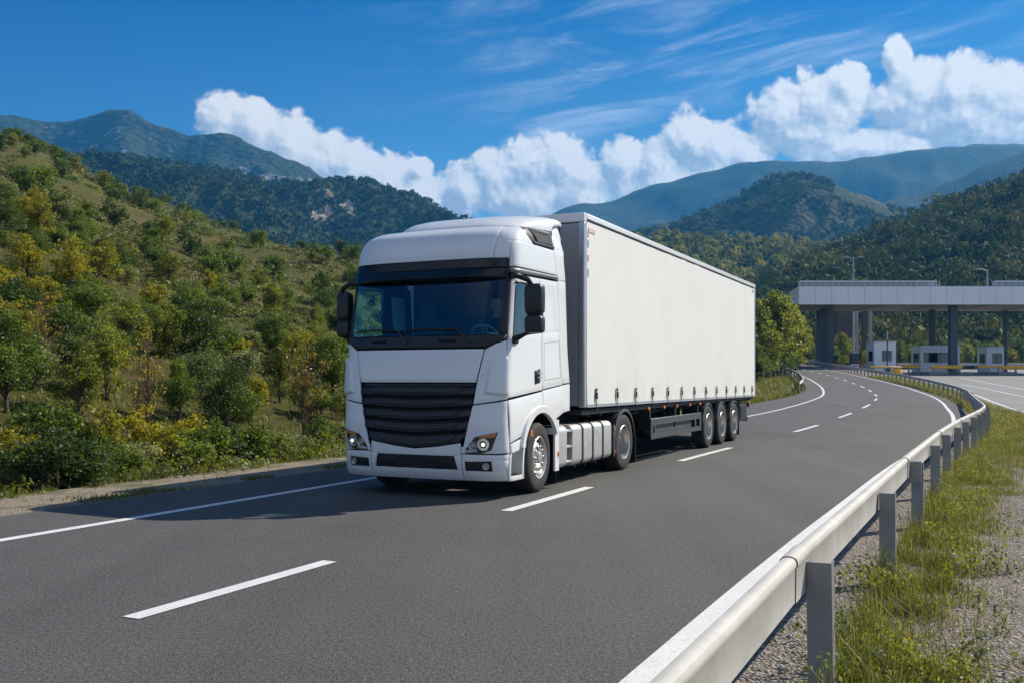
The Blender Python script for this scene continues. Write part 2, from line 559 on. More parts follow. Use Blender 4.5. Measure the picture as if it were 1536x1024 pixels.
M['galv'] = simple('galvanised_rail', (.53, .505, .455), .62, .10, var=.12, scale=2.6, dirt=((.36, .34, .31), .5), bump=.08, bscale=25)
M['galvpost'] = simple('galvanised_post', (.27, .275, .28), .5, .35, var=.16, scale=3, dirt=((.22, .20, .18), .4), bump=.1, bscale=30)
M['bolt'] = simple('bolt_steel', (.25, .25, .25), .45, .7, var=.1)
M['concrete'] = simple('concrete', (.30, .29, .27), .85, var=.15, scale=.8, bump=.2, bscale=14, dirt=((.17, .155, .14), .45))
M['browntower'] = simple('weathered_brown_concrete', (.115, .085, .068), .9, var=.25, scale=.5, bump=.3, bscale=6)
M['fascia'] = simple('canopy_cladding', (.84, .85, .86), .5, .1, var=.05, scale=.3)
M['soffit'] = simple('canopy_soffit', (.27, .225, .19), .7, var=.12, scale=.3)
M['column'] = simple('blue_grey_column', (.07, .085, .105), .5, var=.15, scale=.5)
M['bluegrey_dark'] = simple('dark_column', (.05, .05, .055), .5, var=.15, scale=.5)
M['boothwall'] = simple('booth_panel', (.80, .80, .80), .5, var=.06, scale=.8)
M['yellow'] = simple('yellow_paint', (.95, .47, .012), .45, var=.12, scale=3, dirt=((.32, .18, .03), .3))
M['orange'] = simple('orange_paint', (.62, .16, .03), .5, var=.1)
M['lampsteel'] = simple('lamp_post_steel', (.42, .43, .44), .45, .4, var=.08)
M['railwhite'] = simple('pale_roof_rail', (.62, .66, .70), .45, .2, var=.06)
M['bark'] = simple('bark', (.085, .066, .05), .9, var=.3, scale=8, bump=.5, bscale=30)
M['twig'] = simple('twig_bark', (.12, .085, .055), .9, var=.3, scale=8)
M['rock'] = simple('grey_rock', (.21, .18, .145), .9, var=.3, scale=2.5, bump=.6, bscale=9)
M['stone'] = simple('gravel_stone', (.33, .31, .28), .85, var=.35, scale=9, bump=.4, bscale=40)
M['skin'] = simple('skin', (.42, .25, .18), .5, var=.06)
M['jacket'] = simple('dark_jacket', (.03, .035, .05), .85, var=.2, scale=7)
M['hair'] = simple('dark_hair', (.02, .014, .01), .6, var=.2)

LEAF = {
 'green':  leaf_mat('leaf_green',  [(.0, (.035, .065, .010)), (.5, (.090, .140, .022)), (1, (.19, .245, .042))]),
 'dark':   leaf_mat('leaf_dark',   [(.0, (.022, .044, .010)), (.5, (.055, .090, .020)), (1, (.120, .170, .038))]),
 'olive':  leaf_mat('leaf_olive',  [(.0, (.065, .085, .012)), (.5, (.150, .178, .026)), (1, (.27, .29, .046))]),
 'yellow': leaf_mat('leaf_yellow', [(.0, (.11, .115, .010)), (.5, (.245, .235, .020)), (1, (.43, .38, .034))]),
 'sage':   leaf_mat('leaf_sage',   [(.0, (.07, .092, .036)), (.5, (.145, .175, .075)), (1, (.29, .32, .17))]),
 'autumn': leaf_mat('leaf_autumn', [(.0, (.14, .10, .014)), (.5, (.26, .19, .025)), (1, (.42, .32, .04))]),
 'grass':  leaf_mat('grass_blade', [(.0, (.065, .082, .016)), (.40, (.130, .148, .030)), (.70, (.235, .225, .060)), (1, (.40, .33, .15))], .3),
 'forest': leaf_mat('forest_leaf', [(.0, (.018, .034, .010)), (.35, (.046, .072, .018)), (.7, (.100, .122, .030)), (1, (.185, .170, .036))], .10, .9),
 'forest_sunny': leaf_mat('forest_sunny_leaf', [(.0, (.09, .11, .022)), (.5, (.20, .21, .045)), (1, (.38, .31, .06))], .2, .9),  # yellow-green wood, its sunlit brightness put into the leaf colour
 'scrub':  leaf_mat('scrub_leaf',  [(.0, (.036, .052, .011)), (.45, (.095, .118, .022)), (.8, (.175, .178, .038)), (1, (.27, .21, .06))], .25),
}
# ------------------------------------------------------------------ sun and sky
SUN_EL = R_(39)
sun_h = Vector((.874, .486)).normalized()
SUN_DIR = Vector((sun_h.x*math.cos(SUN_EL), sun_h.y*math.cos(SUN_EL), math.sin(SUN_EL)))
sd = bpy.data.lights.new('sun', 'SUN'); sd.energy = 5.0; sd.angle = R_(.5); sd.color = (1.0, .92, .79)
so = bpy.data.objects.new('sun', sd); COL.objects.link(so)
so.rotation_euler = (-SUN_DIR).to_track_quat('-Z', 'Y').to_euler()
so.location = SUN_DIR*300

w = bpy.data.worlds.new('World'); sc.world = w; w.use_nodes = True
wt = NT(w.node_tree)
bgn = w.node_tree.nodes['Background']
SKY_K = .070
sky = wt.new('ShaderNodeTexSky', sky_type='NISHITA')
sky.sun_disc = False; sky.sun_elevation = SUN_EL; sky.sun_rotation = math.atan2(sun_h.x, sun_h.y)
sky.altitude = 600; sky.air_density = 1.0; sky.dust_density = .4; sky.ozone_density = 2.4
dirv = wt.new('ShaderNodeTexCoord').outputs['Generated']
sp = wt.new('ShaderNodeSeparateXYZ'); wt.put(sp.inputs[0], dirv)
az = wt.m('ARCTAN2', sp.outputs[0], sp.outputs[1])
el = wt.m('ARCSINE', sp.outputs[2])
def px_dir(u, v):
    k = (u-768)/F_PX; e = (V_HOR-v)/F_PX
    return math.atan2(k, 1), math.atan2(e, math.hypot(k, 1))
PXR = 1/1450.0
# cumulus heaps: centre of each puff (as seen towards the mountains) and its size
PUFFS = [(335,184,44,40),(375,192,48,40),(428,216,52,40),(480,238,50,40),(530,256,54,42),(580,276,58,42),(628,292,50,40),(628,256,26,20),
 (700,286,42,40),(745,268,46,44),(800,256,52,46),(842,246,48,42),(880,268,38,36),(790,300,75,40),(870,296,50,40),
 (938,248,42,38),(985,246,42,38),(1036,212,42,40),(1080,224,44,36),(1118,236,46,34),(1000,276,80,40),(1085,262,70,36),
 (1175,172,52,44),(1235,158,56,46),(1268,132,36,34),(1208,204,60,30),(1300,222,70,24),(1365,222,34,16),
 (1345,84,22,27),(1380,134,48,42),(1432,138,54,44),(1485,142,56,44),(1545,165,60,42),(1350,158,46,28),(1450,172,84,36),(1530,192,84,34),
(1620,190,70,46),(1700,210,90,50),(1800,230,120,60),(-60,240,60,40)]
def cloud_field(a, e):
    f = None
    for (u, v, ru, rv) in PUFFS:
        a0, e0 = px_dir(u, v)
        da = wt.m('MULTIPLY', wt.m('SUBTRACT', a, a0), 1/(ru*1.05*PXR))
        de = wt.m('MULTIPLY', wt.m('SUBTRACT', e, e0), 1/(rv*1.08*PXR))
        r2 = wt.m('MULTIPLY_ADD', da, da, wt.m('MULTIPLY', de, de))
        g = wt.m('SUBTRACT', 1.0, wt.m('SQRT', r2))
        f = g if f is None else wt.m('SMOOTH_MAX', f, g, .22)
    return f
def cloud_tex(a, e):
    cv = wt.new('ShaderNodeCombineXYZ'); wt.put(cv.inputs[0], a); wt.put(cv.inputs[1], e)
    v = cv.outputs[0]
    wv = wt.vm('ADD', v, wt.vm('SCALE', wt.vm('SUBTRACT', wt.noise(v, 34, 4, .6, out=1), (.5,.5,.5)), scale=.020))
    b1 = wt.m('SUBTRACT', 1, wt.voro(wv, 42, 'SMOOTH_F1'))
    b2 = wt.m('SUBTRACT', 1, wt.voro(wv, 95, 'SMOOTH_F1'))
    b3 = wt.m('SUBTRACT', 1, wt.voro(wv, 220, 'SMOOTH_F1'))
    n = wt.noise(wv, 60, 9, .62)
    t = wt.m('ADD', wt.m('MULTIPLY', b1, .50), wt.m('ADD', wt.m('MULTIPLY', b2, .30), wt.m('ADD', wt.m('MULTIPLY', b3, .14), wt.m('MULTIPLY', n, .42))))
    return t, n
dl = .0050   # step towards the sun (right and up) for relief
def dens(a, e):
    t, n = cloud_tex(a, e)
    return wt.m('ADD', cloud_field(a, e), wt.m('MULTIPLY', wt.m('SUBTRACT', t, .80), 1.05)), n
d0, n0 = dens(az, el)
d1, n1 = dens(wt.m('ADD', az, dl*.75), wt.m('ADD', el, dl*.65))
mask = wt.sstep(d0, -.14, .13)
mask = wt.m('MULTIPLY', mask, wt.sstep(sp.outputs[1], 0.0, .05))
d2, n2 = dens(wt.m('ADD', az, .013), wt.m('ADD', el, .013))
light = wt.m('ADD', wt.m('ADD', wt.m('MULTIPLY', wt.m('SUBTRACT', d0, d1), 1.5), wt.m('MULTIPLY', wt.m('SUBTRACT', d0, d2), .85)), .58)
# deep parts low in a heap lie in its own shade
light = wt.m('SUBTRACT', light, wt.m('MULTIPLY', wt.sstep(d0, .35, 1.1), .24), clamp=True)
ccol = wt.ramp(light, [(.02, (4.0, 4.7, 5.7)), (.34, (5.5, 6.1, 6.9)), (.64, (7.6, 7.85, 8.1)), (.98, (9.7, 9.55, 9.3))])
# thin cirrus, long streaks
cv = wt.new('ShaderNodeCombineXYZ'); wt.put(cv.inputs[0], wt.m('MULTIPLY', az, 1.0)); wt.put(cv.inputs[1], wt.m('MULTIPLY', wt.m('ADD', el, wt.m('MULTIPLY', az, -.12)), 6.0))
cn = wt.noise(cv.outputs[0], 5.5, 8, .62, .6)
cn2 = wt.noise(cv.outputs[0], 1.6, 3, .5)
cir = wt.m('MULTIPLY', wt.sstep(cn, .43, .80), wt.m('MULTIPLY', wt.sstep(cn2, .33, .60), wt.sstep(az, -.22, .12)))
cir = wt.m('MULTIPLY', cir, wt.m('MULTIPLY', .85, wt.sstep(el, .52, .24)))
skyc = wt.mix(1.0, sky.outputs[0], wt.ramp(wt.m('MULTIPLY', el, 1.0), [(.0, (1.15, 1.16, 1.10)), (.15, (.58, .92, 1.04)), (.37, (.012, .43, .86))]), 'MULTIPLY')
# the sky is deepest a quarter turn from the sun
sdot = wt.vm('DOT_PRODUCT', wt.vm('NORMALIZE', dirv), tuple(SUN_DIR))
skyc = wt.mix(1.0, skyc, wt.ramp(wt.m('MULTIPLY_ADD', sdot, .5, .5), [(.50, (.42, .70, .92)), (.66, (.72, .88, .98)), (.80, (.93, .94, .92))]), 'MULTIPLY')
# unseen broken cloud added behind the camera to brighten the fill light
bk = wt.m('MULTIPLY', wt.sstep(wt.noise(dirv, 2.6, 7, .6, .3), .40, .62), wt.sstep(sp.outputs[1], -.02, -.30))
bk = wt.m('MULTIPLY', bk, wt.sstep(sp.outputs[2], .40, .60))
# unseen whitish horizon behind the camera, added for more fill on shaded fronts
hb = wt.m('MULTIPLY', wt.sstep(sp.outputs[1], .0, -.35), wt.m('MULTIPLY', wt.sstep(sp.outputs[2], .26, .06), .85))
skyc = wt.mix(hb, skyc, (7.6, 8.3, 9.0))
skyc = wt.mix(wt.m('MULTIPLY', bk, 1.0), skyc, (8.6, 8.9, 9.2))
c = wt.mix(cir, skyc, (9.0, 9.8, 10.8))
c = wt.mix(mask, c, ccol)
wt.put(bgn.inputs[0], c)
bgn.inputs[1].default_value = SKY_K
w.cycles.sampling_method = 'MANUAL'; w.cycles.sample_map_resolution = 512

sc.view_settings.view_transform = 'Standard'
sc.view_settings.look = 'None'
sc.view_settings.exposure = 0.6
sc.view_settings.gamma = 1.0
sc.view_settings.use_curve_mapping = False
sc.render.engine = 'CYCLES'
sc.cycles.use_denoising = True
sc.cycles.max_bounces = 6
sc.cycles.diffuse_bounces = 3
sc.cycles.glossy_bounces = 2
sc.cycles.transparent_max_bounces = 12
sc.cycles.volume_bounces = 1
sc.cycles.caustics_reflective = False
sc.cycles.caustics_refractive = False
# ------------------------------------------------------------------ ground, road, verges
def axis(dense0, dense1, step, outer):
    a = list(np.arange(dense0, dense1+.01, step))
    return [-o for o in outer[::-1] if -o < dense0] + a + [o for o in outer if o > dense1]
gx = axis(-60, 130, 2.5, [90, 150, 200, 300, 600, 1500, 3000, 6500])
gy = axis(-50, 250, 2.5, [70, 120, 200, 300, 400, 600, 1500, 3000, 6500])
mb = MB()
mb.grid([[(x, y, gz(x, y)-.06) for y in gy] for x in gx])
g_ = mb.build('ground', M['ground'], smooth=180); tag(g_, kind='structure')

def strip(name, s0, s1, o0, o1, mat, dz, step=1.0, n=1):
    mb = MB(); pts = []
    k = max(1, int(round((s1-s0)/step)))
    for i in range(k+1):
        s = s0+(s1-s0)*i/k
        a = o0(s) if callable(o0) else o0; b = o1(s) if callable(o1) else o1
        row = []
        for j in range(n+1):
            p, d = cl(s, a+(b-a)*j/n)
            row.append((p.x, p.y, gz(p.x, p.y)+dz))
        pts.append(row)
    mb.grid(pts)
    return mb
def taper(s): return lin([0, 60, 105, 130], [1.0, 1.0, .80, .78], s)
L_OFF = lambda s: -3.57*taper(s)
R_OFF = lambda s: crv(s)
def crv(s): return sum(lin([-60, 8, 15, 22, 28, 38, 46, 58, 70, 105, 130], [3.46, 3.46, 3.66, 3.88, 4.05, 4.2, 4.15, 3.8, 3.4, 2.85, 2.75], s+o) for o in (-3, -1.5, 0, 1.5, 3))/5
LE = lambda s: L_OFF(s)-lin([-30, 20, 40, 56, 75, 110], [1.55, 1.5, 1.9, 2.6, 1.3, .7], s)
RE = lambda s: R_OFF(s)+lin([0, 20, 30, 50, 70], [.42, .40, .55, .6, .45], s)
road = strip('road', -50, 205, LE, RE, None, 0, 1.0, 6).build('road', M['asphalt'], smooth=180); tag(road, kind='structure')
LW = .15
mb = strip('', -50, 200, lambda s: L_OFF(s)-LW/2, lambda s: L_OFF(s)+LW/2, None, .006)
l1 = mb.build('left_edge_line', M['line'], smooth=180); tag(l1, kind='structure')
mb = strip('', -50, 200, lambda s: R_OFF(s)-LW/2, lambda s: R_OFF(s)+LW/2, None, .006)
l2 = mb.build('right_edge_line', M['line'], smooth=180); tag(l2, kind='structure')
mb = MB()
dashes = [(-9, -6.4), (-3.2, -.8), (4.71, 6.92), (10.44, 13.25), (18.15, 22.1), (29.4, 33.9), (40.6, 46), (52.2, 57.2)]
s = 62.5
while s < 190:
    dashes.append((s, s+2.6)); s += 6.2
for a, b in dashes:
    q = strip('', a, b, -LW/2, LW/2, None, .006, .5)
    mb.add(q.v, q.f)
cd = mb.build('centre_line', M['line'], smooth=180); tag(cd, kind='structure')

# plaza beside the road: its own carriageway, wide apron under the canopy
PL0 = [(-4,-30),(2,-13),(10.5,10),(22.3,42.2),(27.0,54.6),(31.2,66),(34.8,78),(38.6,92),(42.5,108),(47,128),(52,150),(56,172),(58,190)]
def plz_left(y): return lin([p[1] for p in PL0], [p[0] for p in PL0], y)
mb = MB(); pts = []
for i in range(0, 200):
    y = -28+i*1.1
    x0 = plz_left(y); wdt = lin([0, 60, 100, 180], [14, 40, 90, 120], y)
    row = []
    for j in range(25):
        x = x0+wdt*(j/24)**1.15
        row.append((x, y, gz(x, y)+.0))
    pts.append(row)
mb.grid(pts)
plaza = mb.build('plaza_pavement', M['plaza'], smooth=180); tag(plaza, kind='structure')
def wline(pts, wd, dz=.006, n=14):
    mb = MB(); rows = []
    P = crom(pts, n)
    for i, p in enumerate(P):
        a = P[max(0, i-1)]; b = P[min(len(P)-1, i+1)]
        d = (b-a).normalized(); q = Vector((d.y, -d.x))
        r = []
        for o in (-wd/2, wd/2):
            v = p+q*o; r.append((v.x, v.y, gz(v.x, v.y)+dz))
        rows.append(r)
    mb.grid(rows); return mb
mb = wline([(x+.45, y) for x, y in PL0[2:8]], .17)
for pl_ in ([(24.0, 24), (29.5, 47), (34.2, 64), (39.0, 80.5), (43.2, 98), (46.5, 112)], [(33, 40), (37, 61), (41.3, 77), (45.8, 92), (52.5, 113)], [(46, 60), (52, 84), (60, 108)]):
    q = wline(pl_, .17); mb.add(q.v, q.f)
pl_l = mb.build('plaza_lane_lines', M['line'], smooth=180); tag(pl_l, kind='structure')

# verge between the road and the plaza carriageway: gravel near, turf further
mb = MB(); pts = []
for i in range(0, 170):
    y = -28+i*1.0
    xa = None
    # road edge at this y
    lo, hi = -60, 200
    for _ in range(40):
        m_ = (lo+hi)/2; p, d = cl(m_, RE(m_))
        if p.y < y: lo = m_
        else: hi = m_
    xa = p.x+.0; xb = plz_left(y)
    if xb < xa+.1: xb = xa+.1
    row = []
    for j in range(13):
        k = j/12; x = xa+(xb-xa)*k
        hump = .10*math.sin(PI*k)*mnoise.fractal(Vector((x*.5, y*.5, 3)), 1, 2, 4) if 0 < k < 1 else 0
        row.append((x, y, gz(x, y)-.022+hump*.6))
    pts.append(row)
mb.grid(pts)
verge = mb.build('gravel_verge', M['gravel'], smooth=180); tag(verge, kind='structure')

# pale dirt strip along the left edge of the asphalt
mb = strip('', -40, 47, lambda s: LE(s)+.05, lambda s: LE(s)-lin([-20, 8, 16, 47], [1.9, 1.75, 1.65, 1.8], s), None, -.012, 1.0, 3)
dirt = mb.build('dirt_shoulder', M['dirt'], smooth=180); tag(dirt, kind='structure')

# ------------------------------------------------------------------ the near hillside on the left
def fb(x, y, z, oct_=5): return mnoise.fractal(Vector((x, y, z)), 1.0, 2.0, oct_)
H_CREST = [(-900,-60),(-300,60),(-100,160),(0,203),(50,214),(100,240),(150,262),(200,290),(250,303),(300,326),(350,346),(400,366),(450,377),(500,388),(540,396),(600,412),(700,450),(850,500),(1000,540),(1120,556),(1250,566)]
H_CREST = [(u, v+9 if u < 900 else v) for u, v in H_CREST]
HCU = [(u-768)/F_PX for u, v in H_CREST]; HCV = [(V_HOR-v)/F_PX for u, v in H_CREST]
def hill_d(k):
    den = k*NL.x+NL.y
    d0 = 12.2/den if den > .115 else 104
    d0 = min(d0, 104)
    dc = lin([-.9, -.55, -.4, -.2, 0, .2, .35], [190, 225, 245, 280, 310, 330, 335], k)
    return d0, max(dc, d0+60)
def hill_z(x, y):
    "height of the left hillside above a point (None where it has not begun)"
    if y < 3: return None
    k = x/y
    d0, dc = hill_d(k)
    if y < d0: return None
    zc = CAM_H+lin(HCU, HCV, k)*dc
    b = gz(x, y)
    s = (y-d0)/(dc-d0)
    if s <= 1:
        e = s**1.03
        z = b+(zc-b)*e
        z += fb(x*.03, y*.03, 1.7)*3.6*min(1, s*3.0)*(1-s**4)*lin([0, .12, 1], [.3, .8, 1], s)
        z += fb(x*.16, y*.16, 4.1, 4)*.55*min(1, s*6)
    else:
        z = zc-(zc-b)*.9*sstep(s, 1, 2.2)+fb(x*.16, y*.16, 4.1, 4)*.55
    f_ = sstep(xroad(y)-x, 6.2, 15)
    z = b-.09+(z-b+.09)*f_
    return z-.07*(1-min(1, s*25))
mb = MB(); rows = []
kk = [-.95+.0165*i for i in range(78)]
for k in kk:
    d0, dc = hill_d(k); r = []
    for j in range(96):
        s = (j/80)**2.3
        d = d0+(dc-d0)*s
        x = k*d; z = hill_z(x, d+1e-4)
        r.append((x, d, z if z is not None else gz(x, d)-.07))
    rows.append(r)
mb.grid(rows, flip=True)
hs = mb.build('hillside', M['hill'], smooth=180); tag(hs, kind='structure')

# ------------------------------------------------------------------ far mountains
def mountain(crest, Dc, Db, amp, fr, mat, seed, k0, k1, nk=230, nd=70, back=1.6, shape=1.15, dcvar=.12):
    CU = [(u-768)/F_PX for u, v in crest]; CV = [(V_HOR-v)/F_PX for u, v in crest]
    P = np.zeros((nk+1, nd+1, 3))
    for i in range(nk+1):
        k = k0+(k1-k0)*i/nk
        dc = Dc*(1+dcvar*mnoise.noise(Vector((k*3.1, seed, 0))))
        # smooth the crest table slightly and roughen it
        e = sum(lin(CU, CV, k+o) for o in (-.006, 0, .006))/3
        zc = CAM_H+e*dc
        for j in range(nd+1):
            s = (j/nd)*back
            d = Db+(dc-Db)*s if s <= 1 else dc+(dc-Db)*(s-1)
            x = k*d
            base = 2.0
            if s <= 1: z = base+(zc-base)*(s**shape)
            else: z = zc-(zc-base)*.8*((s-1)/(back-1))**1.3
            rid = 1-abs(mnoise.fractal(Vector((x*fr, d*fr, seed)), 1.0, 2.0, 6))*1.6
            rid2 = mnoise.fractal(Vector((x*fr*3.3, d*fr*3.3, seed+5)), .9, 2.0, 5)
            env = min(1, s*2.2)*(1-.92*math.exp(-((s-1)/.17)**2))
            z += amp*(rid-.62)*env+amp*.16*rid2*min(1, s*3)
            P[i, j] = (x, d, z)
    idx = np.arange((nk+1)*(nd+1)).reshape(nk+1, nd+1)
    q = np.stack([idx[:-1, :-1], idx[1:, :-1], idx[1:, 1:], idx[:-1, 1:]], -1).reshape(-1, 4)
    me = np_mesh('mountain', P.reshape(-1, 3), q, smooth=True)
    o = link_mesh('mountain', me, mat); tag(o, kind='structure')
    return P
M['mtA'] = mountain_mat('rocky_mountain', (.020, .030, .014), (.046, .056, .024), (.36, .34, .33), .555, (.060, .060, .028), .60, .55)
M['mtB'] = mountain_mat('wooded_mountain', (.018, .028, .012), (.042, .055, .022), (.42, .36, .30), .665, (.065, .062, .028), .62, 1.0)
M['mtC'] = mountain_mat('distant_ridge', (.028, .040, .022), (.060, .070, .034), (.20, .19, .17), .80, (.10, .095, .05), .58, 1.8, .35)
M['mtD'] = mountain_mat('heath_hill', (.022, .032, .013), (.055, .062, .024), (.24, .20, .16), .72, (.085, .072, .036), .50, 1.4)
M['mtF'] = mountain_mat('forest_floor', (.014, .021, .008), (.035, .045, .016), (.22, .19, .15), .80, (.05, .05, .02), .62, 2.5)
A_ = [(-900,260),(-400,215),(-150,185),(0,168),(30,176),(60,181),(110,179),(150,171),(185,166),(200,171),(215,180),(260,197),(290,200),(330,197),(370,211),(420,231),(460,246),(492,262),(560,295),(700,350),(900,430)]
B_ = [(-900,150),(-300,190),(0,216),(60,223),(100,225),(180,227),(250,235),(300,245),(360,257),(400,264),(440,265),(490,263),(530,262),(560,267),(590,280),(620,292),(650,307),(690,326),(750,352),(850,402),(1000,455),(1200,520)]
C_ = [(400,480),(600,400),(750,346),(830,318),(860,311),(920,299),(970,281),(1010,270),(1060,255),(1120,245),(1180,239),(1220,238),(1260,242),(1300,237),(1330,232),(1400,223),(1480,216),(1536,217),(1700,214),(1900,240),(2300,300)]
C2_ = [(1050,420),(1180,370),(1250,338),(1330,302),(1400,276),(1470,248),(1536,224),(1700,190),(1900,180),(2300,240)]
D_ = [(600,470),(780,402),(900,353),(950,341),(1010,326),(1060,310),(1100,293),(1130,275),(1160,262),(1190,254),(1215,251),(1240,257),(1260,270),(1290,285),(1340,301),(1400,319),(1450,336),(1536,372),(1700,430)]
E_ = [(500,480),(780,400),(880,362),(990,352),(1100,362),(1200,366),(1280,370),(1330,392),(1400,420),(1600,500)]
FH_ = [(700,545),(900,505),(1040,462),(1140,420),(1200,392),(1280,361),(1330,337),(1400,309),(1450,291),(1536,262),(1700,214),(1900,180),(2300,150)]
sh = lambda T, d: [(u, v+d) for u, v in T]
B_ = sh(B_, 5); D_ = sh(D_, 6); E_ = sh(E_, 5); FH_ = sh(FH_, 15)
PA = mountain(A_, 1950, 1230, 85, .0027, M['mtA'], 3.0, -.9, .12, 260, 80)
PB = mountain(B_, 1050, 430, 66, .0042, M['mtB'], 8.0, -.9, .32, 280, 90)
PC = mountain(C_, 2450, 1600, 62, .0022, M['mtC'], 12.0, -.2, .95, 240, 70)
PC2 = mountain(C2_, 1700, 1150, 50, .003, M['mtC'], 15.0, .2, .95, 180, 60)
PD = mountain(D_, 1100, 660, 38, .005, M['mtD'], 21.0, -.1, .62, 230, 70)
PE = mountain(E_, 660, 380, 12, .016, M['mtF'], 27.0, -.1, .55, 150, 60)
PF = mountain(FH_, 440, 205, 9, .02, M['mtF'], 33.0, .0, .95, 170, 60, 1.7, 1.05)

# ------------------------------------------------------------------ far forest: lumpy crowns, one object per slope
def crown_proto(rng, quads, leafy):
    "unit crown: leaf clumps on and inside a lumpy ball"
    vs = []; 
    lumps = [(rng.normal(size=3)*np.array([.42,.42,.34]), .35+.3*rng.random()) for _ in range(9)]
    C = []; Nn = []
    for _ in range(quads):
        c, r = lumps[rng.integers(len(lumps))]
        d = rng.normal(size=3); d /= np.linalg.norm(d); d[2] = abs(d[2])*.9-.15*rng.random()
        C.append(c+d*r*(.8+.3*rng.random())); Nn.append(d)
    C = np.array(C); Nn = np.array(Nn)+rng.normal(size=(quads, 3))*.28
    Nn /= np.linalg.norm(Nn, axis=1)[:, None]
    a = np.cross(Nn, rng.normal(size=(quads, 3))); a /= np.linalg.norm(a, axis=1)[:, None]
    b = np.cross(Nn, a)
    sz = leafy*(.6+.8*rng.random((quads, 1)))
    V = np.stack([C-a*sz, C+b*sz*.7, C+a*sz, C-b*sz*.7], 1)
    C[:, 2] += .0
    return V.reshape(-1, 3)
def forest(name, pts, sizes, tones, mat, label_kind, quads, leafy, seed, nproto=6, tall=1.15):
    rng = np.random.default_rng(seed)
    protos = [crown_proto(rng, quads, leafy) for _ in range(nproto)]
    VV = []; TT = []
    for i in range(len(pts)):
        p = protos[rng.integers(nproto)]
        t = rng.random()*6.283; c, s_ = math.cos(t), math.sin(t)
        q = p*np.array([1, 1, tall*(.85+.4*rng.random())])
        q = np.stack([q[:, 0]*c-q[:, 1]*s_, q[:, 0]*s_+q[:, 1]*c, q[:, 2]], 1)*sizes[i]
        VV.append(q+pts[i]+np.array([0, 0, sizes[i]*.55]))
        TT.append(np.full(len(q), tones[i])+np.repeat(rng.normal(size=len(q)//4)*.10, 4))
    V = np.concatenate(VV); T = np.concatenate(TT)
    me = np_mesh(name, V, np.arange(len(V)).reshape(-1, 4), T)
    o = link_mesh(name, me, mat); tag(o, label_kind, 'forest', kind='stuff')
    return o
def sample(P, n, rng, j0, j1, cond=None):
    nk, nd = P.shape[:2]; out = []
    tries = 0
    while len(out) < n and tries < n*20:
        tries += 1
        i = rng.random()*(nk-1.001); j = j0+(j1-j0)*rng.random()*1.0
        j = min(j, nd-1.001)
        a, b = int(i), int(j); fi, fj = i-a, j-b
        p = (P[a, b]*(1-fi)+P[a+1, b]*fi)*(1-fj)+(P[a, b+1]*(1-fi)+P[a+1, b+1]*fi)*fj
        k = p[0]/p[1]
        if abs(k) > .66: continue
        if cond and not cond(p): continue
        out.append(p)
    return np.array(out)
def in_view(u0, u1): return lambda p: u0 < 768+F_PX*p[0]/p[1] < u1
def patchy(sx, thr): return lambda p: mnoise.fractal(Vector((p[0]*sx, p[1]*sx, 9)), 1, 2, 4) > thr
rng = np.random.default_rng(5)
pF = sample(PF, 3800, rng, 0, 38, in_view(1020, 1660))
tF = np.array([.42+.5*mnoise.fractal(Vector((p[0]*.03, p[1]*.03, 2)), 1, 2, 3)+rng.normal()*.20 for p in pF])
forest('forest', pF, 1.9+rng.random(len(pF))**1.6*3.6, tF, LEAF['forest'], 'dark wooded slope behind the toll plaza', 225, .115, 41)
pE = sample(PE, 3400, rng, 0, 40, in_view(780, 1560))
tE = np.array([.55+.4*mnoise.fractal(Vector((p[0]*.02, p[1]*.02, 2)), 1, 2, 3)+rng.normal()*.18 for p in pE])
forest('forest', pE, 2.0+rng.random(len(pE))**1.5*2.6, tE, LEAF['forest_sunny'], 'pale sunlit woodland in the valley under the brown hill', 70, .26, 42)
cD = patchy(.008, -.22)
pD = sample(PD, 6500, rng, 6, 44, lambda p: in_view(760, 1580)(p) and cD(p))
forest('forest', pD, 1.5+rng.random(len(pD))**1.5*2.0, .42+rng.normal(size=len(pD))*.22, LEAF['forest'], 'trees covering the rounded brownish hill', 34, .36, 43)
cB = patchy(.006, -.80)
pB = sample(PB, 14000, rng, 8, 57, lambda p: in_view(-60, 760)(p) and cB(p))
forest('forest', pB, 1.5+rng.random(len(pB))**1.5*2.0, .20+rng.normal(size=len(pB))*.16, LEAF['forest'], 'dark blue-green forest on the rocky mountain beyond the near hillside', 40, .36, 44)
# ------------------------------------------------------------------ the lorry
W, D_, P_ = 1.28, .40, 3.5
ZF=[.20,.32,.45,1,1.5,2,2.97,3.15,3.30,3.45,3.55,3.62,3.66,3.68]; YF=[.14,.06,.02,0,.03,.08,.28,.31,.335,.40,.48,.58,.70,.82]
ZW=[.2,.4,3.25,3.45,3.55,3.62,3.68]; WS=[.985,1,1,.992,.975,.95,.91]
TAB=[(0,0,0)]
for i in range(1,401):
    q=(i/400)*math.pi/2
    x=W*math.sin(q)**(2/P_); y=D_*(1-max(0,math.cos(q))**(2/P_))
    l0,x0,y0=TAB[-1]; TAB.append((l0+math.hypot(x-x0,y-y0),x,y))
LF=TAB[-1][0]
_L=[t[0] for t in TAB];_X=[t[1] for t in TAB];_Y=[t[2] for t in TAB]
def smooth_lin(xs, ys, z):
    return sum(lin(xs, ys, z+o) for o in (-.04,-.02,0,.02,.04))/5
def S0(l,z):
    a=abs(l)
    if a<=LF: x,y=lin(_L,_X,a),lin(_L,_Y,a)
    else: x,y=W,D_+(a-LF)
    return Vector((math.copysign(x,l)*smooth_lin(ZW,WS,z), smooth_lin(ZF,YF,z)+y, z))
def Sf(l,z,off=0.0):
    p=S0(l,z)
    if off==0: return p
    e=.012
    du=S0(l+e,z)-S0(l-e,z); dv=S0(l,z+e)-S0(l,z-e)
    n=du.cross(dv)
    n.normalize()
    return p+n*off
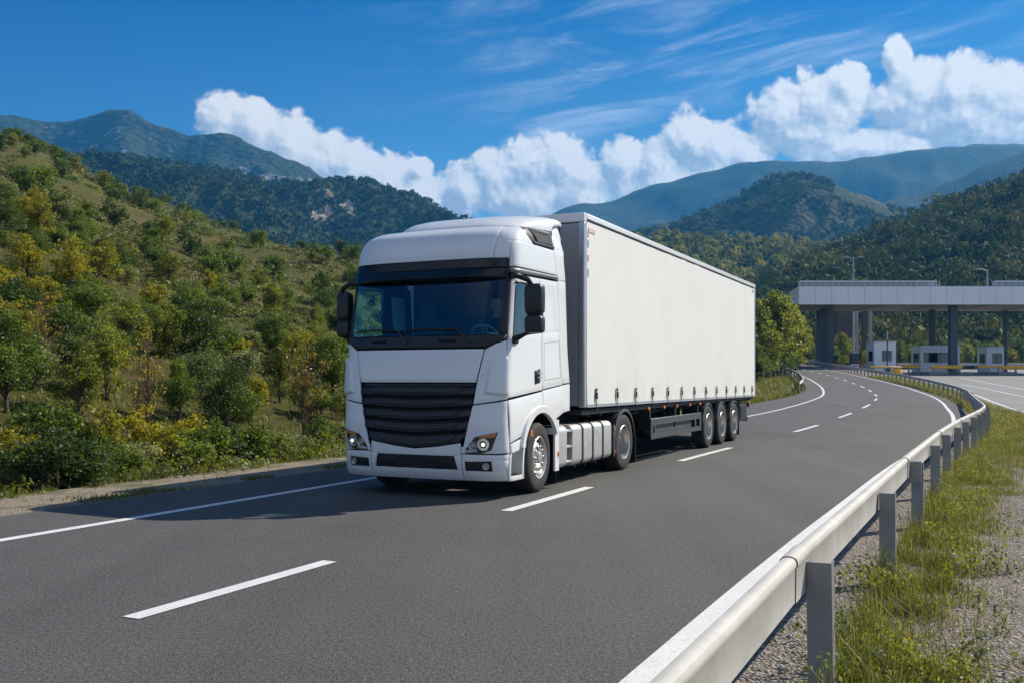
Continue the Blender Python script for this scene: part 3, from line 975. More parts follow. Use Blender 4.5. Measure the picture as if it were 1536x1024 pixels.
def fx(X,z):
    a=abs(X)/smooth_lin(ZW,WS,z)
    return (math.copysign(lin(_X,_L,min(a,W)),X),z)
def sd(Y,z): return (LF+(Y-smooth_lin(ZF,YF,z)-D_), z)
def pev(poly,t):
    if len(poly)==1: return poly[0]
    L=[0]
    for a,b in zip(poly,poly[1:]): L.append(L[-1]+math.hypot(b[0]-a[0],b[1]-a[1]))
    v=t*L[-1]
    return lin(L,[p[0] for p in poly],v),lin(L,[p[1] for p in poly],v)
def band(mb,bot,top,nu=16,nv=6,off=0.0,mirror=False,extra=None):
    pts=[]
    for i in range(nu+1):
        t=i/nu; a=pev(bot,t); b=pev(top,t); r=[]
        for j in range(nv+1):
            v=j/nv; l=a[0]+(b[0]-a[0])*v; z=a[1]+(b[1]-a[1])*v
            o=off(t,v) if callable(off) else off
            p=Sf(l,z,o)
            if mirror: p=Vector((-p.x,p.y,p.z))
            r.append(p)
        pts.append(r)
    # outward normals: for l increasing, z increasing -> du x dv points outward
    mb.grid(pts, flip=mirror)
    return pts
def both(mb,bot,top,**k):
    band(mb,bot,top,**k); band(mb,bot,top,mirror=True,**k)

_m,_t,_b=new_mat('lit_bulb'); _b.inputs['Base Color'].default_value=(1,.95,.85,1); _b.inputs['Emission Color'].default_value=(1,.9,.72,1); _b.inputs['Emission Strength'].default_value=2.2; M['bulb']=_m
truck = empty('semi_truck', st(11.1, 6.75), -TH)
tag(truck, 'white cab-over articulated lorry with a long cream curtain-sided trailer driving in the left lane', 'truck')
def mesh_raw(mb, name, smooth=40):
    me = bpy.data.meshes.new(name); me.from_pydata(mb.v, [], mb.f); me.validate(); me.update()
    me.shade_smooth(); me.set_sharp_from_angle(angle=R_(smooth)); return me
def panel(mb, name, mat, parent, solid=.022, bevel=.004):
    o = link_mesh(name, mesh_raw(mb, name), mat, parent)
    for q in pieces(o):
        if solid:
            m = q.modifiers.new('solid','SOLIDIFY'); m.thickness = solid; m.offset = -1
        if bevel:
            m = q.modifiers.new('bevel','BEVEL'); m.width = bevel; m.segments = 2; m.limit_method = 'ANGLE'; m.angle_limit = R_(50)
    return o

# ---- white body shell of the cab (separate pressings with real gaps between them)
mb = MB()
GRB = [(-.69,.745),(-.35,.69),(0,.655),(.35,.69),(.69,.745)]
band(mb,[fx(-.70,.25),fx(.70,.25)],[fx(-.70,.385),fx(.70,.385)],nu=20,nv=3)
both(mb,[fx(.645,.385),fx(.70,.385)],[fx(.60,.575),fx(.70,.575)],nu=2,nv=4)
band(mb,[fx(-.70,.575),fx(.70,.575)],[fx(x,z) for x,z in GRB],nu=28,nv=3)
both(mb,[fx(.712,.25),(LF*.885,.25)],[fx(.712,.375),(LF*.905,.375)],nu=14,nv=2)                                  # lower corner, below the fog lamp
both(mb,[(LF*.885,.25),sd(.325,.25)],[(LF*.915,.595),sd(.30,.605)],nu=8,nv=6)                                   # corner upright
both(mb,[fx(.712,.505),(LF*.90,.525)],[fx(.712,.60),(LF*.915,.595)],nu=12,nv=2)
both(mb,[fx(.712,.375),fx(.745,.375)],[fx(.712,.505),fx(.745,.505)],nu=2,nv=2)
both(mb,[(1.125,.375),(LF*.893,.375)],[(1.115,.518),(LF*.906,.525)],nu=6,nv=3)
both(mb,[fx(.715,.612),sd(.30,.617)],[fx(.865,1.238),sd(.25,1.30)],nu=22,nv=14,off=lambda t,v:.012*math.sin(PI*min(1,v*1.25))*(1-abs(2*t-1))) # corner, headlamp level
both(mb,[fx(.872,1.256),(1.335,1.322)],[fx(.925,1.60),(1.315,1.72)],nu=18,nv=6)
both(mb,[fx(.925,1.60),(1.315,1.72)],[fx(.998,1.965),fx(1.13,2.04),(1.282,2.085)],nu=18,nv=6)
both(mb,[(1.015,1.385),(1.325,1.355)],[(1.09,1.80),(1.30,1.885)],nu=18,nv=14,off=lambda t,v:.034*min(1,t*14+.05)*min(1,(1-v)*14+.05)*min(1,v*14+.05))      # air fin
band(mb,[fx(-.895,1.54),fx(.895,1.54)],[fx(-.985,1.972),fx(.985,1.972)],nu=26,nv=8,off=lambda t,v:.008*math.sin(PI*v))  # bonnet lid
cab = None
# roof hood
band(mb,[fx(-.995,3.188),fx(.995,3.188)],[(-1.06,3.675),(1.06,3.675)],nu=30,nv=16)
both(mb,[fx(1.003,3.188),(1.222,3.188)],[(1.033,3.43),(1.225,3.43)],nu=10,nv=6)
both(mb,[(1.230,3.075),sd(1.885,3.085)],[(1.230,3.43),sd(1.785,3.43)],nu=24,nv=8)
both(mb,[(1.033,3.43),(1.23,3.43),sd(1.07,3.43)],[(1.068,3.675),(1.20,3.675),sd(.88,3.675)],nu=24,nv=12)
both(mb,[sd(1.25,3.69),sd(1.93,3.735)],[sd(1.30,3.70),sd(2.03,3.84)],nu=12,nv=3)
# roof skin under the deflector
mb.grid([[Vector((x*1.16*(1-.12*(j==0)), .80+j*.145, 3.675+.0*j)) for j in range(11)] for x in (-1,-.5,0,.5,1)])
# sleeper side, rear air deflector, lower sides
both(mb,[sd(1.357,1.437),sd(2.08,1.50)],[sd(1.357,2.22),sd(1.98,2.26)],nu=10,nv=8)
both(mb,[sd(1.357,2.22),sd(1.98,2.26)],[sd(1.262,2.978),sd(1.905,2.985)],nu=10,nv=8,off=lambda t,v:-.014*min(1,8*max(0,min(t-.08,.86-t)))*min(1,9*max(0,min(v-.03,.90-v))))
both(mb,[sd(2.095,1.515),sd(2.44,1.525)],[sd(1.922,3.01),sd(2.275,3.02)],nu=6,nv=10,off=lambda t,v:-.03*t)
both(mb,[sd(1.922,3.02),sd(2.275,3.03)],[sd(1.80,3.46),sd(2.235,3.46)],nu=6,nv=5,off=lambda t,v:-.03*t)
both(mb,[sd(1.80,3.46),sd(2.235,3.46)],[sd(1.955,3.745),sd(2.215,3.85)],nu=6,nv=5,off=lambda t,v:-.03*t)
both(mb,[sd(2.145,1.09),sd(2.45,1.11)],[sd(2.095,1.49),sd(2.445,1.505)],nu=6,nv=4,off=lambda t,v:-.03*t)
both(mb,[sd(.315,.745),sd(.72,.83),sd(.84,.94),sd(.97,1.037),sd(1.11,1.095),sd(1.345,1.12)],[sd(.275,1.305),sd(1.345,1.405)],nu=24,nv=8,off=lambda t,v:.012*math.sin(PI*v))
both(mb,[sd(1.357,1.12),sd(1.59,1.045),sd(1.78,.985),sd(2.135,1.09)],[sd(1.357,1.418),sd(2.083,1.483)],nu=18,nv=8,off=lambda t,v:.012*math.sin(PI*v))
both(mb,[sd(.345,.61),sd(.79,.665)],[sd(.325,.728),sd(.80,.81)],nu=8,nv=4,off=.006)
both(mb,[sd(.735,.25),sd(.775,.25)],[sd(.73,.655),sd(.77,.665)],nu=2,nv=6)
both(mb,[sd(.335,.24),sd(.765,.24)],[sd(.335,.30),sd(.765,.30)],nu=6,nv=2)
both(mb,[sd(.335,.30),sd(.36,.30)],[sd(.335,.61),sd(.36,.61)],nu=2,nv=3)
cab = panel(mb,'cab',M['white'],truck)
# recessed step wells and wheel-arch lips belong to the shell
mb = MB()
for sg in (1,-1):
    for a,b in ((.36,.765),):
        x0,x1 = sg*1.00, sg*1.255
        mb.box(min(x0,x0+sg*.012),max(x0,x0+sg*.012),.34,.79,.26,.68)
        mb.box(min(x0,x1),max(x0,x1),.742,.758,.26,.66); mb.box(min(x0,x1),max(x0,x1),.335,.350,.26,.62)
        mb.box(min(x0,x1),max(x0,x1),.35,.765,.645,.655)
    rows=[]
    for i in range(25):
        a=R_(166-i*5.75); c=Vector((0,1.28,.50)); rr=[]
        for r,xo in ((.605,1.12),(.605,1.292),(.615,1.318),(.70,1.322),(.715,1.30),(.715,1.27)):
            rr.append((sg*xo, 1.28+r*math.cos(a)*.98, .50+r*math.sin(a)))
        rows.append(rr)
    mb.grid(rows, flip=(sg>0))
    mb.box(*sorted((sg*1.255,sg*1.285)),1.80,1.945,.25,.99)
mb.build('wheel_arch', M['white'], cab, smooth=30)
mb = MB()
for sg in (1,-1):
    x0,x1=sorted((sg*1.012,sg*1.25))
    mb.box(x0,x1,.355,.74,.285,.300)
    for i in range(9): mb.box(x0+.02,x1-.01,.37+i*.040,.39+i*.040,.298,.306)
mb.build('step', M['darkgrey'], cab)

# dark lining behind the gaps
mb = MB()
o=-.032
band(mb,[(-1.46,.30),(1.46,.30)],[(-1.38,.62),(1.38,.62)],nu=40,nv=4,off=-.06)
band(mb,[(-1.40,.60),(1.40,.60)],[(-1.27,2.14),(1.27,2.14)],nu=40,nv=12,off=-.075)
band(mb,[(-1.20,2.94),(1.20,2.94)],[(-1.20,3.66),(1.20,3.66)],nu=30,nv=8,off=o)
both(mb,[(1.25,1.2),sd(2.12,1.2)],[(1.30,2.10),sd(2.0,2.14)],nu=14,nv=6,off=o)
both(mb,[(1.25,2.90),sd(1.9,2.93)],[(1.20,3.66),sd(2.0,3.70)],nu=14,nv=6,off=o)
both(mb,[sd(1.17,2.10),sd(2.03,2.12)],[sd(1.17,2.93),sd(1.93,2.96)],nu=8,nv=4,off=o)
both(mb,[sd(.30,.62),sd(.75,.70)],[sd(.30,1.3),sd(.75,1.3)],nu=4,nv=4,off=o)
mb.add([(-1.22,2.03,1.1),(1.22,2.03,1.1),(1.16,1.99,3.66),(-1.16,1.99,3.66)],[(0,1,2,3)])
for sg in (1,-1):
    mb.lathe([(.598,sg*.78),(.598,sg*1.27)],28,Matrix.Translation((0,1.28,.50)),a0=R_(-25),a1=R_(150))
    mb.box(*sorted((sg*.80,sg*1.27)),1.86,1.885,.24,.95)
lo=link_mesh('inner_lining',mesh_raw(mb,'inner_lining'),M['liner'],cab)

# ---- doors with the window cut out
for sg in (1,-1):
    mb=MB(); mr=(sg<0)
    WB=[(1.385,2.13),sd(1.215,2.21)]; WT=[(1.335,2.875),sd(1.175,2.89)]
    band(mb,[(1.348,1.338),sd(1.343,1.428)],[(1.296,2.115),(1.385,2.13),sd(1.215,2.21),sd(1.343,2.215)],nu=30,nv=12,mirror=mr)
    band(mb,[(1.298,2.118),(1.385,2.13)],[(1.268,2.872),(1.335,2.875)],nu=4,nv=10,mirror=mr)
    band(mb,[sd(1.215,2.21),sd(1.343,2.215)],[sd(1.175,2.89),sd(1.262,2.895)],nu=5,nv=10,mirror=mr)
    band(mb,[(1.268,2.872),(1.335,2.875),sd(1.175,2.89),sd(1.262,2.895)],[(1.258,2.965),sd(1.25,2.975)],nu=26,nv=3,mirror=mr)
    door=panel(mb,'door',M['white'],truck)
    mb=MB(); band(mb,WB,WT,nu=14,nv=8,off=-.012,mirror=mr)
    link_mesh('side_window',mesh_raw(mb,'side_window'),M['sideglass'],door)
    mb=MB()
    for a,b,c,d in ((WB[0],WB[1],.018,0),(WT[0],WT[1],-.018,0)):
        band(mb,[a,b],[(a[0],a[1]+c),(b[0],b[1]+c)],nu=12,nv=1,off=.001,mirror=mr)
    band(mb,[WB[0],(WB[0][0]+.022,WB[0][1])],[WT[0],(WT[0][0]+.022,WT[0][1])],nu=1,nv=8,off=.0015,mirror=mr)
    band(mb,[(WB[1][0]-.022,WB[1][1]),WB[1]],[(WT[1][0]-.022,WT[1][1]),WT[1]],nu=1,nv=8,off=.0015,mirror=mr)
    panel(mb,'window_seal',M['black'],door,.012,0)
    mb=MB()
    pts=[sd(1.095,1.505),sd(1.275,1.535)],[sd(1.08,1.70),sd(1.27,1.73)]
    band(mb,*pts,nu=6,nv=6,off=lambda t,v:.006+.022*math.sin(PI*t)*math.sin(PI*v),mirror=mr)
    h=panel(mb,'door_handle',M['black'],door,.02,.004)
    mb=MB()
    for z in (1.585,1.645): band(mb,[sd(1.12,z),sd(1.25,z+.012)],[sd(1.12,z+.016),sd(1.25,z+.028)],nu=2,nv=1,off=.036,mirror=mr)
    # grip bars are part of the same handle
    panel(mb,'door_handle',M['grey'],door,.006,0)
# sleeper hatch outline: thin groove seal
mb=MB()
for sg in (False,True):
    A,B,C,Dd=sd(1.42,1.56),sd(2.01,1.60),sd(1.97,2.13),sd(1.42,2.08)
    for a,b in ((A,B),(Dd,C)): band(mb,[a,b],[(a[0],a[1]+.007),(b[0],b[1]+.007)],nu=6,nv=1,off=.0015,mirror=sg)
    for a,b in ((A,Dd),(B,C)): band(mb,[a,(a[0]+.007,a[1])],[b,(b[0]+.007,b[1])],nu=1,nv=6,off=.0015,mirror=sg)
panel(mb,'locker_seal',M['grey'],cab,0,0)
mb=MB(); both(mb,[(1.238,2.985),sd(1.895,3.02)],[(1.236,3.055),sd(1.885,3.072)],nu=20,nv=4,off=lambda t,v:.004+.018*math.sin(PI*v))
panel(mb,'roof_trim',M['grey'],cab,.015,0)

# ---- side roof vents
mb=MB(); both(mb,[sd(1.085,3.44),sd(1.785,3.455)],[sd(.895,3.672),sd(1.93,3.725)],nu=14,nv=6,off=-.006)
both(mb,[sd(1.085,3.44),sd(1.785,3.455)],[sd(1.06,3.475),sd(1.80,3.49)],nu=14,nv=2,off=.014)
vent=panel(mb,'roof_vent',M['black'],cab,.02,.003)
mb=MB()
for i in range(9):
    k=i/9; k2=(i+.62)/9
    a=(1.20-.13*k,3.495+.02*0+.185*k); b=(1.79+.075*k,3.51+.19*k)
    a2=(1.20-.13*k2,3.495+.185*k2); b2=(1.79+.075*k2,3.51+.19*k2)
    both(mb,[sd(*a),sd(*b)],[sd(*a2),sd(*b2)],nu=8,nv=1,off=lambda t,v:.016-.012*v)
panel(mb,'vent_slats',M['grey'],vent,.004,0)

# ---- roof air deflector
mb=MB(); rows=[]
YS=[.92,.97,1.05,1.15,1.3,1.5,1.75,2.0,2.2,2.33]
ZT=[3.685,3.725,3.775,3.82,3.872,3.918,3.955,3.978,3.985,3.98]
HW=[.86,.93,.99,1.035,1.075,1.11,1.135,1.15,1.15,1.14]
ZB=[3.672,3.675,3.682,3.692,3.705,3.73,3.77,3.82,3.85,3.855]
for y,zt,hw,zb in zip(YS,ZT,HW,ZB):
    r=[]
    for i in range(41):
        q=-PI/2+PI*i/40
        sx=math.sin(q); x=hw*math.copysign(abs(sx)**.42,sx); c=math.cos(q)**.55 if math.cos(q)>1e-9 else 0
        # the ends of the arc sit a little further back (rounded nose)
        r.append((x, y+.40*(abs(x)/1.15)**3.2*max(0,1-(y-.92)/1.3), zb+(zt-zb)*c))
    rows.append(r)
mb.grid(rows)
df=panel(mb,'roof_deflector',M['white'],truck,.02,0)
mb=MB()
for sx in (-.62,.62):
    mb.tube([(sx*(.9+.1*min(1,i/3)),YS[i]+.40*abs(sx/1.15)**3.2*max(0,1-(YS[i]-.92)/1.3),ZT[i]-(ZT[i]-ZB[i])*.055+.002) for i in range(9)],.005,5)
mb.build('seam',M['grey'],df)

# ---- black parts of the face
mb=MB()
band(mb,[(-1.285,2.09),(-1.15,2.055),(-1.004,1.987),(1.004,1.987),(1.15,2.055),(1.285,2.09)],[(-1.262,2.165),(1.262,2.165)],nu=44,nv=5,off=lambda t,v:.004+.006*math.sin(PI*v))
both(mb,[(1.165,2.165),(1.282,2.125)],[(1.192,2.95),(1.252,2.97)],nu=5,nv=12,off=.004)
cowl=panel(mb,'windscreen_surround',M['black'],cab,.02,0)
mb=MB()
for x in (-.62,.46):
    for z,w_ in ((2.085,.26),):
        pts=[]
        band(mb,[fx(x-w_/2,z-.016),fx(x+w_/2,z-.016)],[fx(x-w_/2,z+.016),fx(x+w_/2,z+.016)],nu=8,nv=3,off=lambda t,v:.012+.028*math.sin(PI*t)**.3*math.sin(PI*v)**.5)
panel(mb,'grab_rail',M['blackgloss'],cowl,.01,0)
mb=MB(); band(mb,[(-1.172,2.155),(1.172,2.155)],[(-1.198,2.955),(1.198,2.955)],nu=40,nv=14,off=-.004)
ws=link_mesh('windscreen',mesh_raw(mb,'windscreen'),M['windscreen'],cab)
mb=MB()
band(mb,[(-1.225,3.045),(1.225,3.045)],[(-1.212,3.18),(1.212,3.18)],nu=40,nv=5,off=lambda t,v:.035-.022*v)
band(mb,[(-1.205,2.905),(1.205,2.905)],[(-1.222,3.035),(1.222,3.035)],nu=40,nv=5,off=lambda t,v:.05+.085*(1-v)*(1-abs(2*t-1)**4))
panel(mb,'sun_visor',M['blackgloss'],truck,.03,.005)

# ---- grille: louvres over a mesh
XE=lambda z: lin([.745,.93,1.09,1.18,1.245,1.385,1.525],[.685,.785,.818,.832,.848,.878,.895],z)
BC=[1.525,1.36,1.20,1.04,.87,.668]; BE=[1.525,1.385,1.245,1.09,.93,.755]
def vline(i,x): # boundary i at lateral fraction x in [-1,1]
    k=abs(x)**1.5 if i else 0
    return BC[i]+(BE[i]-BC[i])*k
def gpoly(i,dz=0,sc_=1.0):
    out=[]
    for j in range(-8,9):
        x=j/8; z=vline(i,x)+dz
        out.append(fx(x*XE(BE[i])*sc_,z))
    return out
mb=MB(); band(mb,gpoly(5,0.0),gpoly(0),nu=30,nv=12,off=-.055)
gr=panel(mb,'grille',M['black'],truck,0,0)
mb=MB()
for i in range(5):
    band(mb,gpoly(i+1,.006),gpoly(i,-.03),nu=34,nv=6,off=lambda t,v:-.048+.066*(1-v)**.6)
    band(mb,gpoly(i+1,-.022,.998),gpoly(i+1,.006),nu=34,nv=2,off=lambda t,v:.018-.05*(1-v))
panel(mb,'louvre',M['darkgrille'] if 'darkgrille' in M else M['black'],gr,.012,0)
def meshmat():
    m,t,b=new_mat('grille_mesh'); p=objco(t)
    v=t.voro(p,55,rand=.15)
    c=t.ramp(v,[(.25,(.004,.004,.004)),(.5,(.035,.037,.04))])
    t.put(b.inputs['Base Color'],c); b.inputs['Roughness'].default_value=.45
    t.put(b.inputs['Normal'],t.bump(v,.9,.01)); return m
M['gmesh']=meshmat()
mb=MB()
for i in range(5):
    A=[];B=[]
    for j in range(-8,9):
        x=j/8*.80
        zt=vline(i,x)-.035; zb=vline(i+1,x)+.035
        if i==4: pass
        A.append(fx(x*XE(BE[i+1]),zb)); B.append(fx(x*XE(BE[i])+math.copysign(.02,x)*0,zt))
    band(mb,A,B,nu=30,nv=4,off=lambda t,v:-.046+.066*(1-(.12+.8*v))**.6+.006)
panel(mb,'grille_mesh',M['gmesh'],gr,.004,0)
# lower intake
mb=MB(); band(mb,[fx(-.655,.378),fx(.655,.378)],[fx(-.61,.58),fx(.61,.58)],nu=20,nv=4,off=-.035)
it=panel(mb,'air_intake',M['black'],truck,.0,0)
mb=MB()
for i in range(5):
    z=.405+i*.034; band(mb,[fx(-.30,z),fx(.32,z)],[fx(-.30,z+.014),fx(.32,z+.014)],nu=12,nv=1,off=-.018)
panel(mb,'intake_slats',M['gmesh'],it,.006,0)

# ---- lamps
for sg in (1,-1):
    mr=sg<0
    mb=MB()
    HB=[fx(.765,.612),(1.0,.618),(1.115,.665)]; HT=[fx(.775,.675),fx(.90,.835),(1.205,.895)]
    band(mb,HB,HT,nu=14,nv=8,off=.014,mirror=mr)
    hl=panel(mb,'headlight',M['blackgloss'],truck,.02,.004)
    mb=MB()
    for X,z,r in ((1.01,.735,.082),(.87,.715,.058)):
        p=Sf(*fx(X,z),.016); p2=Sf(*fx(X,z),.03)
        n=(p2-p).normalized()
        if mr: p.x=-p.x; n.x=-n.x
        Mx=Matrix.Translation(p)@n.to_track_quat('X','Z').to_matrix().to_4x4()
        mb.lathe([(r,.0),(r,.012),(r*.92,.014),(r*.75,.002),(r*.5,-.004),(r*.46,.004),(r*.30,.016),(0,.020)],20,Mx)
    mb.build('reflector',M['chrome'],hl)
    mb=MB(); band(mb,[fx(.95,.805),(1.165,.828)],[fx(.96,.842),(1.18,.880)],nu=6,nv=2,off=.019,mirror=mr)
    panel(mb,'indicator',M['amber'],hl,.004,0)
    mb=MB(); band(mb,[fx(.775,.622),fx(.93,.640)],[fx(.775,.655),fx(.93,.668)],nu=8,nv=2,off=.020,mirror=mr)
    panel(mb,'daytime_lamp',M['railwhite'],hl,.004,0)
    mb=MB()
    p=Sf(*fx(1.01,.735),.030); mb.sphere((-p.x if mr else p.x,p.y,p.z),.022,10,8)
    mb.build('bulb',M['bulb'],hl)
    mb=MB(); band(mb,HB,HT,nu=14,nv=8,off=.036,mirror=mr)
    link_mesh('lens',mesh_raw(mb,'lens'),M['lens'],hl)
    mb=MB(); band(mb,[fx(.705,.612),fx(.755,.612)],[fx(.712,.70),fx(.755,.69)],nu=3,nv=3,off=.012,mirror=mr)
    panel(mb,'headlight_washer',M['white'],hl,.012,.003)
    mb=MB(); band(mb,[fx(.735,.37),(1.14,.37)],[fx(.735,.515),(1.14,.53)],nu=10,nv=4,off=-.02,mirror=mr)
    fg=panel(mb,'fog_light',M['black'],truck,.01,0)
    mb=MB()
    for X,z,r in ((1.03,.445,.045),):
        p=Sf(*fx(X,z),-.018); n=(Sf(*fx(X,z),.0)-p).normalized()
        if mr: p.x=-p.x; n.x=-n.x
        Mx=Matrix.Translation(p)@n.to_track_quat('X','Z').to_matrix().to_4x4()
        mb.lathe([(r,0),(r,.02),(r*.9,.022),(r*.7,.01),(r*.4,.008),(r*.3,.016),(0,.018)],18,Mx)
    mb.build('reflector',M['chrome'],fg)
    mb=MB(); mb.box(*sorted((sg*1.318,sg*1.338)),.855,.905,.80,.885)
    mb.build('marker_light',M['amber'],truck,bevel=.006)
    mb=MB(); mb.box(*sorted((sg*1.287,sg*1.30)),1.90,1.935,.46,.53)
    mb.build('marker_light',M['amber'],truck,bevel=.004)

# ---- wipers
for x0,x1,xp in ((-1.06,-.36,-.15),(-.22,.56,.80)):
    mb=MB()
    mb.tube([Sf(*fx(x0+(x1-x0)*i/8,2.215+.025*math.sin(PI*i/8)),.03) for i in range(9)],[.007]+[.013]*7+[.007],5)
    mb.tube([Sf(*fx(x0+(x1-x0)*.45,2.238),.045),Sf(*fx(x1+.03,2.235),.05),Sf(*fx(x1+.07,2.20),.05),Sf(*fx(xp,2.05),.035)],[.010,.012,.013,.018],6)
    mb.build('wiper',M['black'],truck)

# ---- mirrors
def rbox(mb,c,hx,hy,hz,e=4.0,n=20,m=14,taper=0.0):
    rows=[]
    for i in range(m+1):
        ph=-PI/2+PI*i/m; cz=math.copysign(abs(math.sin(ph))**(2/e),math.sin(ph)); rr=max(0,math.cos(ph))**(2/e)
        r=[]
        for k in range(n+1):
            t=2*PI*k/n; ct,s_=math.cos(t),math.sin(t)
            r.append((c[0]+hx*rr*math.copysign(abs(ct)**(2/e),ct)*(1+taper*cz), c[1]+hy*rr*math.copysign(abs(s_)**(2/e),s_), c[2]+hz*cz))
        rows.append(r)
    mb.grid(rows)
for sg in (1,-1):
    mb=MB()
    mx=1.545 if sg>0 else 1.465; mw=.128 if sg>0 else .105
    rbox(mb,(sg*mx,.50,2.625),mw,.085,.205,5)
    rbox(mb,(sg*mx,.50,2.295),mw,.085,.118,5)
    rbox(mb,(sg*mx,.52,2.5),mw*.8,.06,.26,5)
    mi=mb.build('mirror',M['black'],truck,smooth=60)
    mb=MB(); mb.box(*sorted((sg*(mx-mw*.85),sg*(mx+mw*.85))),.578,.586,2.46,2.80); mb.box(*sorted((sg*(mx-mw*.85),sg*(mx+mw*.85))),.578,.586,2.20,2.39)
    mb.build('mirror_glass',M['chrome'],mi)
    mb=MB()
    mb.tube([(sg*1.20,.44,2.93),(sg*1.33,.43,2.935),(sg*1.46,.46,2.885),(sg*1.53,.49,2.80)],[.035,.038,.036,.03],8)
    mb.tube([(sg*1.235,.42,2.09),(sg*1.31,.43,2.115),(sg*1.42,.47,2.17),(sg*1.50,.5,2.20)],[.05,.042,.026,.022],8)
    rbox(mb,(sg*1.275,.45,2.095),.04,.075,.055,4)
    mb.build('mirror_arm',M['blackgloss'],mi,smooth=60)

# ---- cab interior
mb=MB()
mb.box(-1.16,1.16,.45,1.98,1.30,1.38)
mb.box(-1.18,1.18,1.93,1.97,1.35,3.55)
it=mb.build('cab_interior',M['interior'],truck)
mb=MB(); mb.box(-1.14,1.14,.5,1.95,3.02,3.06); mb.build('headlining',M['headliner'],it)
mb=MB()
prof_=[(.42,1.4),(.36,1.95),(.34,2.12),(.46,2.17),(.62,2.16),(.72,2.08),(.76,1.85),(.70,1.4)]
mb.prism(prof_,0,-1.12,1.12)
rbox(mb,(.62,.66,2.14),.34,.16,.07,4)
mb.build('dashboard',M['seatcloth'],it,bevel=.02,smooth=40)
for x in (-.62,.62):
    mb=MB()
    rbox(mb,(x,1.22,1.78),.27,.27,.09,4); rbox(mb,(x,1.49,2.15),.26,.09,.36,4); rbox(mb,(x,1.50,2.60),.15,.07,.11,4)
    mb.box(x-.2,x+.2,1.02,1.42,1.38,1.70)
    mb.build('seat',M['seatcloth'],it,smooth=50)
mb=MB()
ctr=Vector((.62,.90,2.13)); Mr=Matrix.Translation(ctr)@Matrix.Rotation(R_(-58),4,'X')
ring=[Mr@Vector((.225*math.cos(2*PI*i/28),.225*math.sin(2*PI*i/28),0)) for i in range(29)]
mb.tube(ring,.017,8,caps=False)
for a in (200,340,270): mb.tube([Mr@Vector((0,0,-.03)),Mr@Vector((.215*math.cos(R_(a)),.215*math.sin(R_(a)),0))],.016,6)
mb.tube([Mr@Vector((0,0,.0)),Mr@Vector((0,0,-.28))],[.06,.04],8)
mb.build('steering_wheel',M['grey'],it,smooth=50)

# ---- wheels: hub (part) > tyre, rim
def wheel_meshes(steer):
    tw=.30
    mb=MB(); R=.487
    prof_=[(.285,-.14),(.30,-.15),(.36,-.155),(.43,-.153),(.465,-.143),(.481,-.125),(R,-.10),(R,-.062),(R-.012,-.060),(R-.012,-.052),(R,-.050),(R,-.004),(R-.012,-.003),(R-.012,.003),(R,.004),(R,.050),(R-.012,.052),(R-.012,.060),(R,.062),(R,.10),(.481,.125),(.465,.143),(.43,.153),(.36,.155),(.30,.15),(.285,.14)]
    mb.lathe(prof_,56); ty=mb.mesh('tyre',40)
    mb=MB()
    if steer:
        pr=[(.288,.142),(.296,.150),(.29,.156),(.272,.148),(.262,.10),(.262,.06),(.235,.075),(.20,.115),(.178,.128),(.135,.130),(.128,.125),(.11,.10),(.0,.10)]
    else:
        pr=[(.288,.142),(.296,.150),(.29,.156),(.272,.148),(.265,.10),(.258,.02),(.235,-.03),(.19,-.055),(.14,-.06),(.0,-.06)]
    mb.lathe(pr,40)
    mb.lathe([(.262,.05),(.275,-.05),(.288,-.142)],30)
    rm=mb.mesh('rim',35)
    mb=MB()
    if steer:
        for k in range(10):
            a=2*PI*k/10
            mb.lathe([(.017,.125),(.017,.150),(.010,.158),(0,.158)],8,Matrix.Translation((0,.155*math.cos(a),.155*math.sin(a))))
        mb.lathe([(.092,.098),(.088,.145),(.075,.165),(.05,.172),(0,.172)],24)
        hub=mb.mesh('wheel',35)
        mb=MB()
        for k in range(10):
            a=2*PI*(k+.5)/10
            mb.lathe([(.021,.087),(.021,.100),(0,.100)],10,Matrix.Translation((0,.222*math.cos(a),.222*math.sin(a))))
        holes=mb.mesh('vent_hole',30)
    else:
        for k in range(10):
            a=2*PI*k/10
            mb.lathe([(.016,-.06),(.016,-.03),(0,-.03)],8,Matrix.Translation((0,.175*math.cos(a),.175*math.sin(a))))
        mb.lathe([(.205,-.052),(.20,-.040),(.15,-.046),(.115,-.046),(.105,.06),(.09,.085),(.05,.092),(0,.092)],24)
        hub=mb.mesh('wheel',35); 
        mb=MB()
        for k in range(10):
            a=2*PI*(k+.5)/10
            mb.lathe([(.020,-.050),(.020,-.036),(0,-.036)],10,Matrix.Translation((0,.222*math.cos(a),.222*math.sin(a))))
        holes=mb.mesh('vent_hole',30)
    for me,mt in ((ty,M['rubber']),(rm,M['chrome']),(hub,M['chrome'] if steer else M['darkgrey']),(holes,M['liner'])): me.materials.append(mt)
    return ty,rm,hub,holes
WSM=wheel_meshes(True); WDM=wheel_meshes(False)
def put_wheel(ms,x,y,rz=0.0,z=.487):
    h=link_mesh('wheel',ms[2],None,truck); h.location=(x,y,z); h.rotation_euler=(random.random()*6 if False else 0,0,(0 if x>0 else PI)+rz)
    for nm,me in (('tyre',ms[0]),('rim',ms[1]),('rim_opening',ms[3])):
        link_mesh(nm,me,None,h)
YA=[1.275,4.93]; YT=[10.85,12.17,13.47]
for sx in (1,-1): put_wheel(WSM,sx*1.115,YA[0],R_(4))
for sx in (1,-1): put_wheel(WDM,sx*1.115,YA[1]); put_wheel(WDM,sx*.775,YA[1])
for y in YT:
    for sx in (1,-1): put_wheel(WDM,sx*1.125,y)

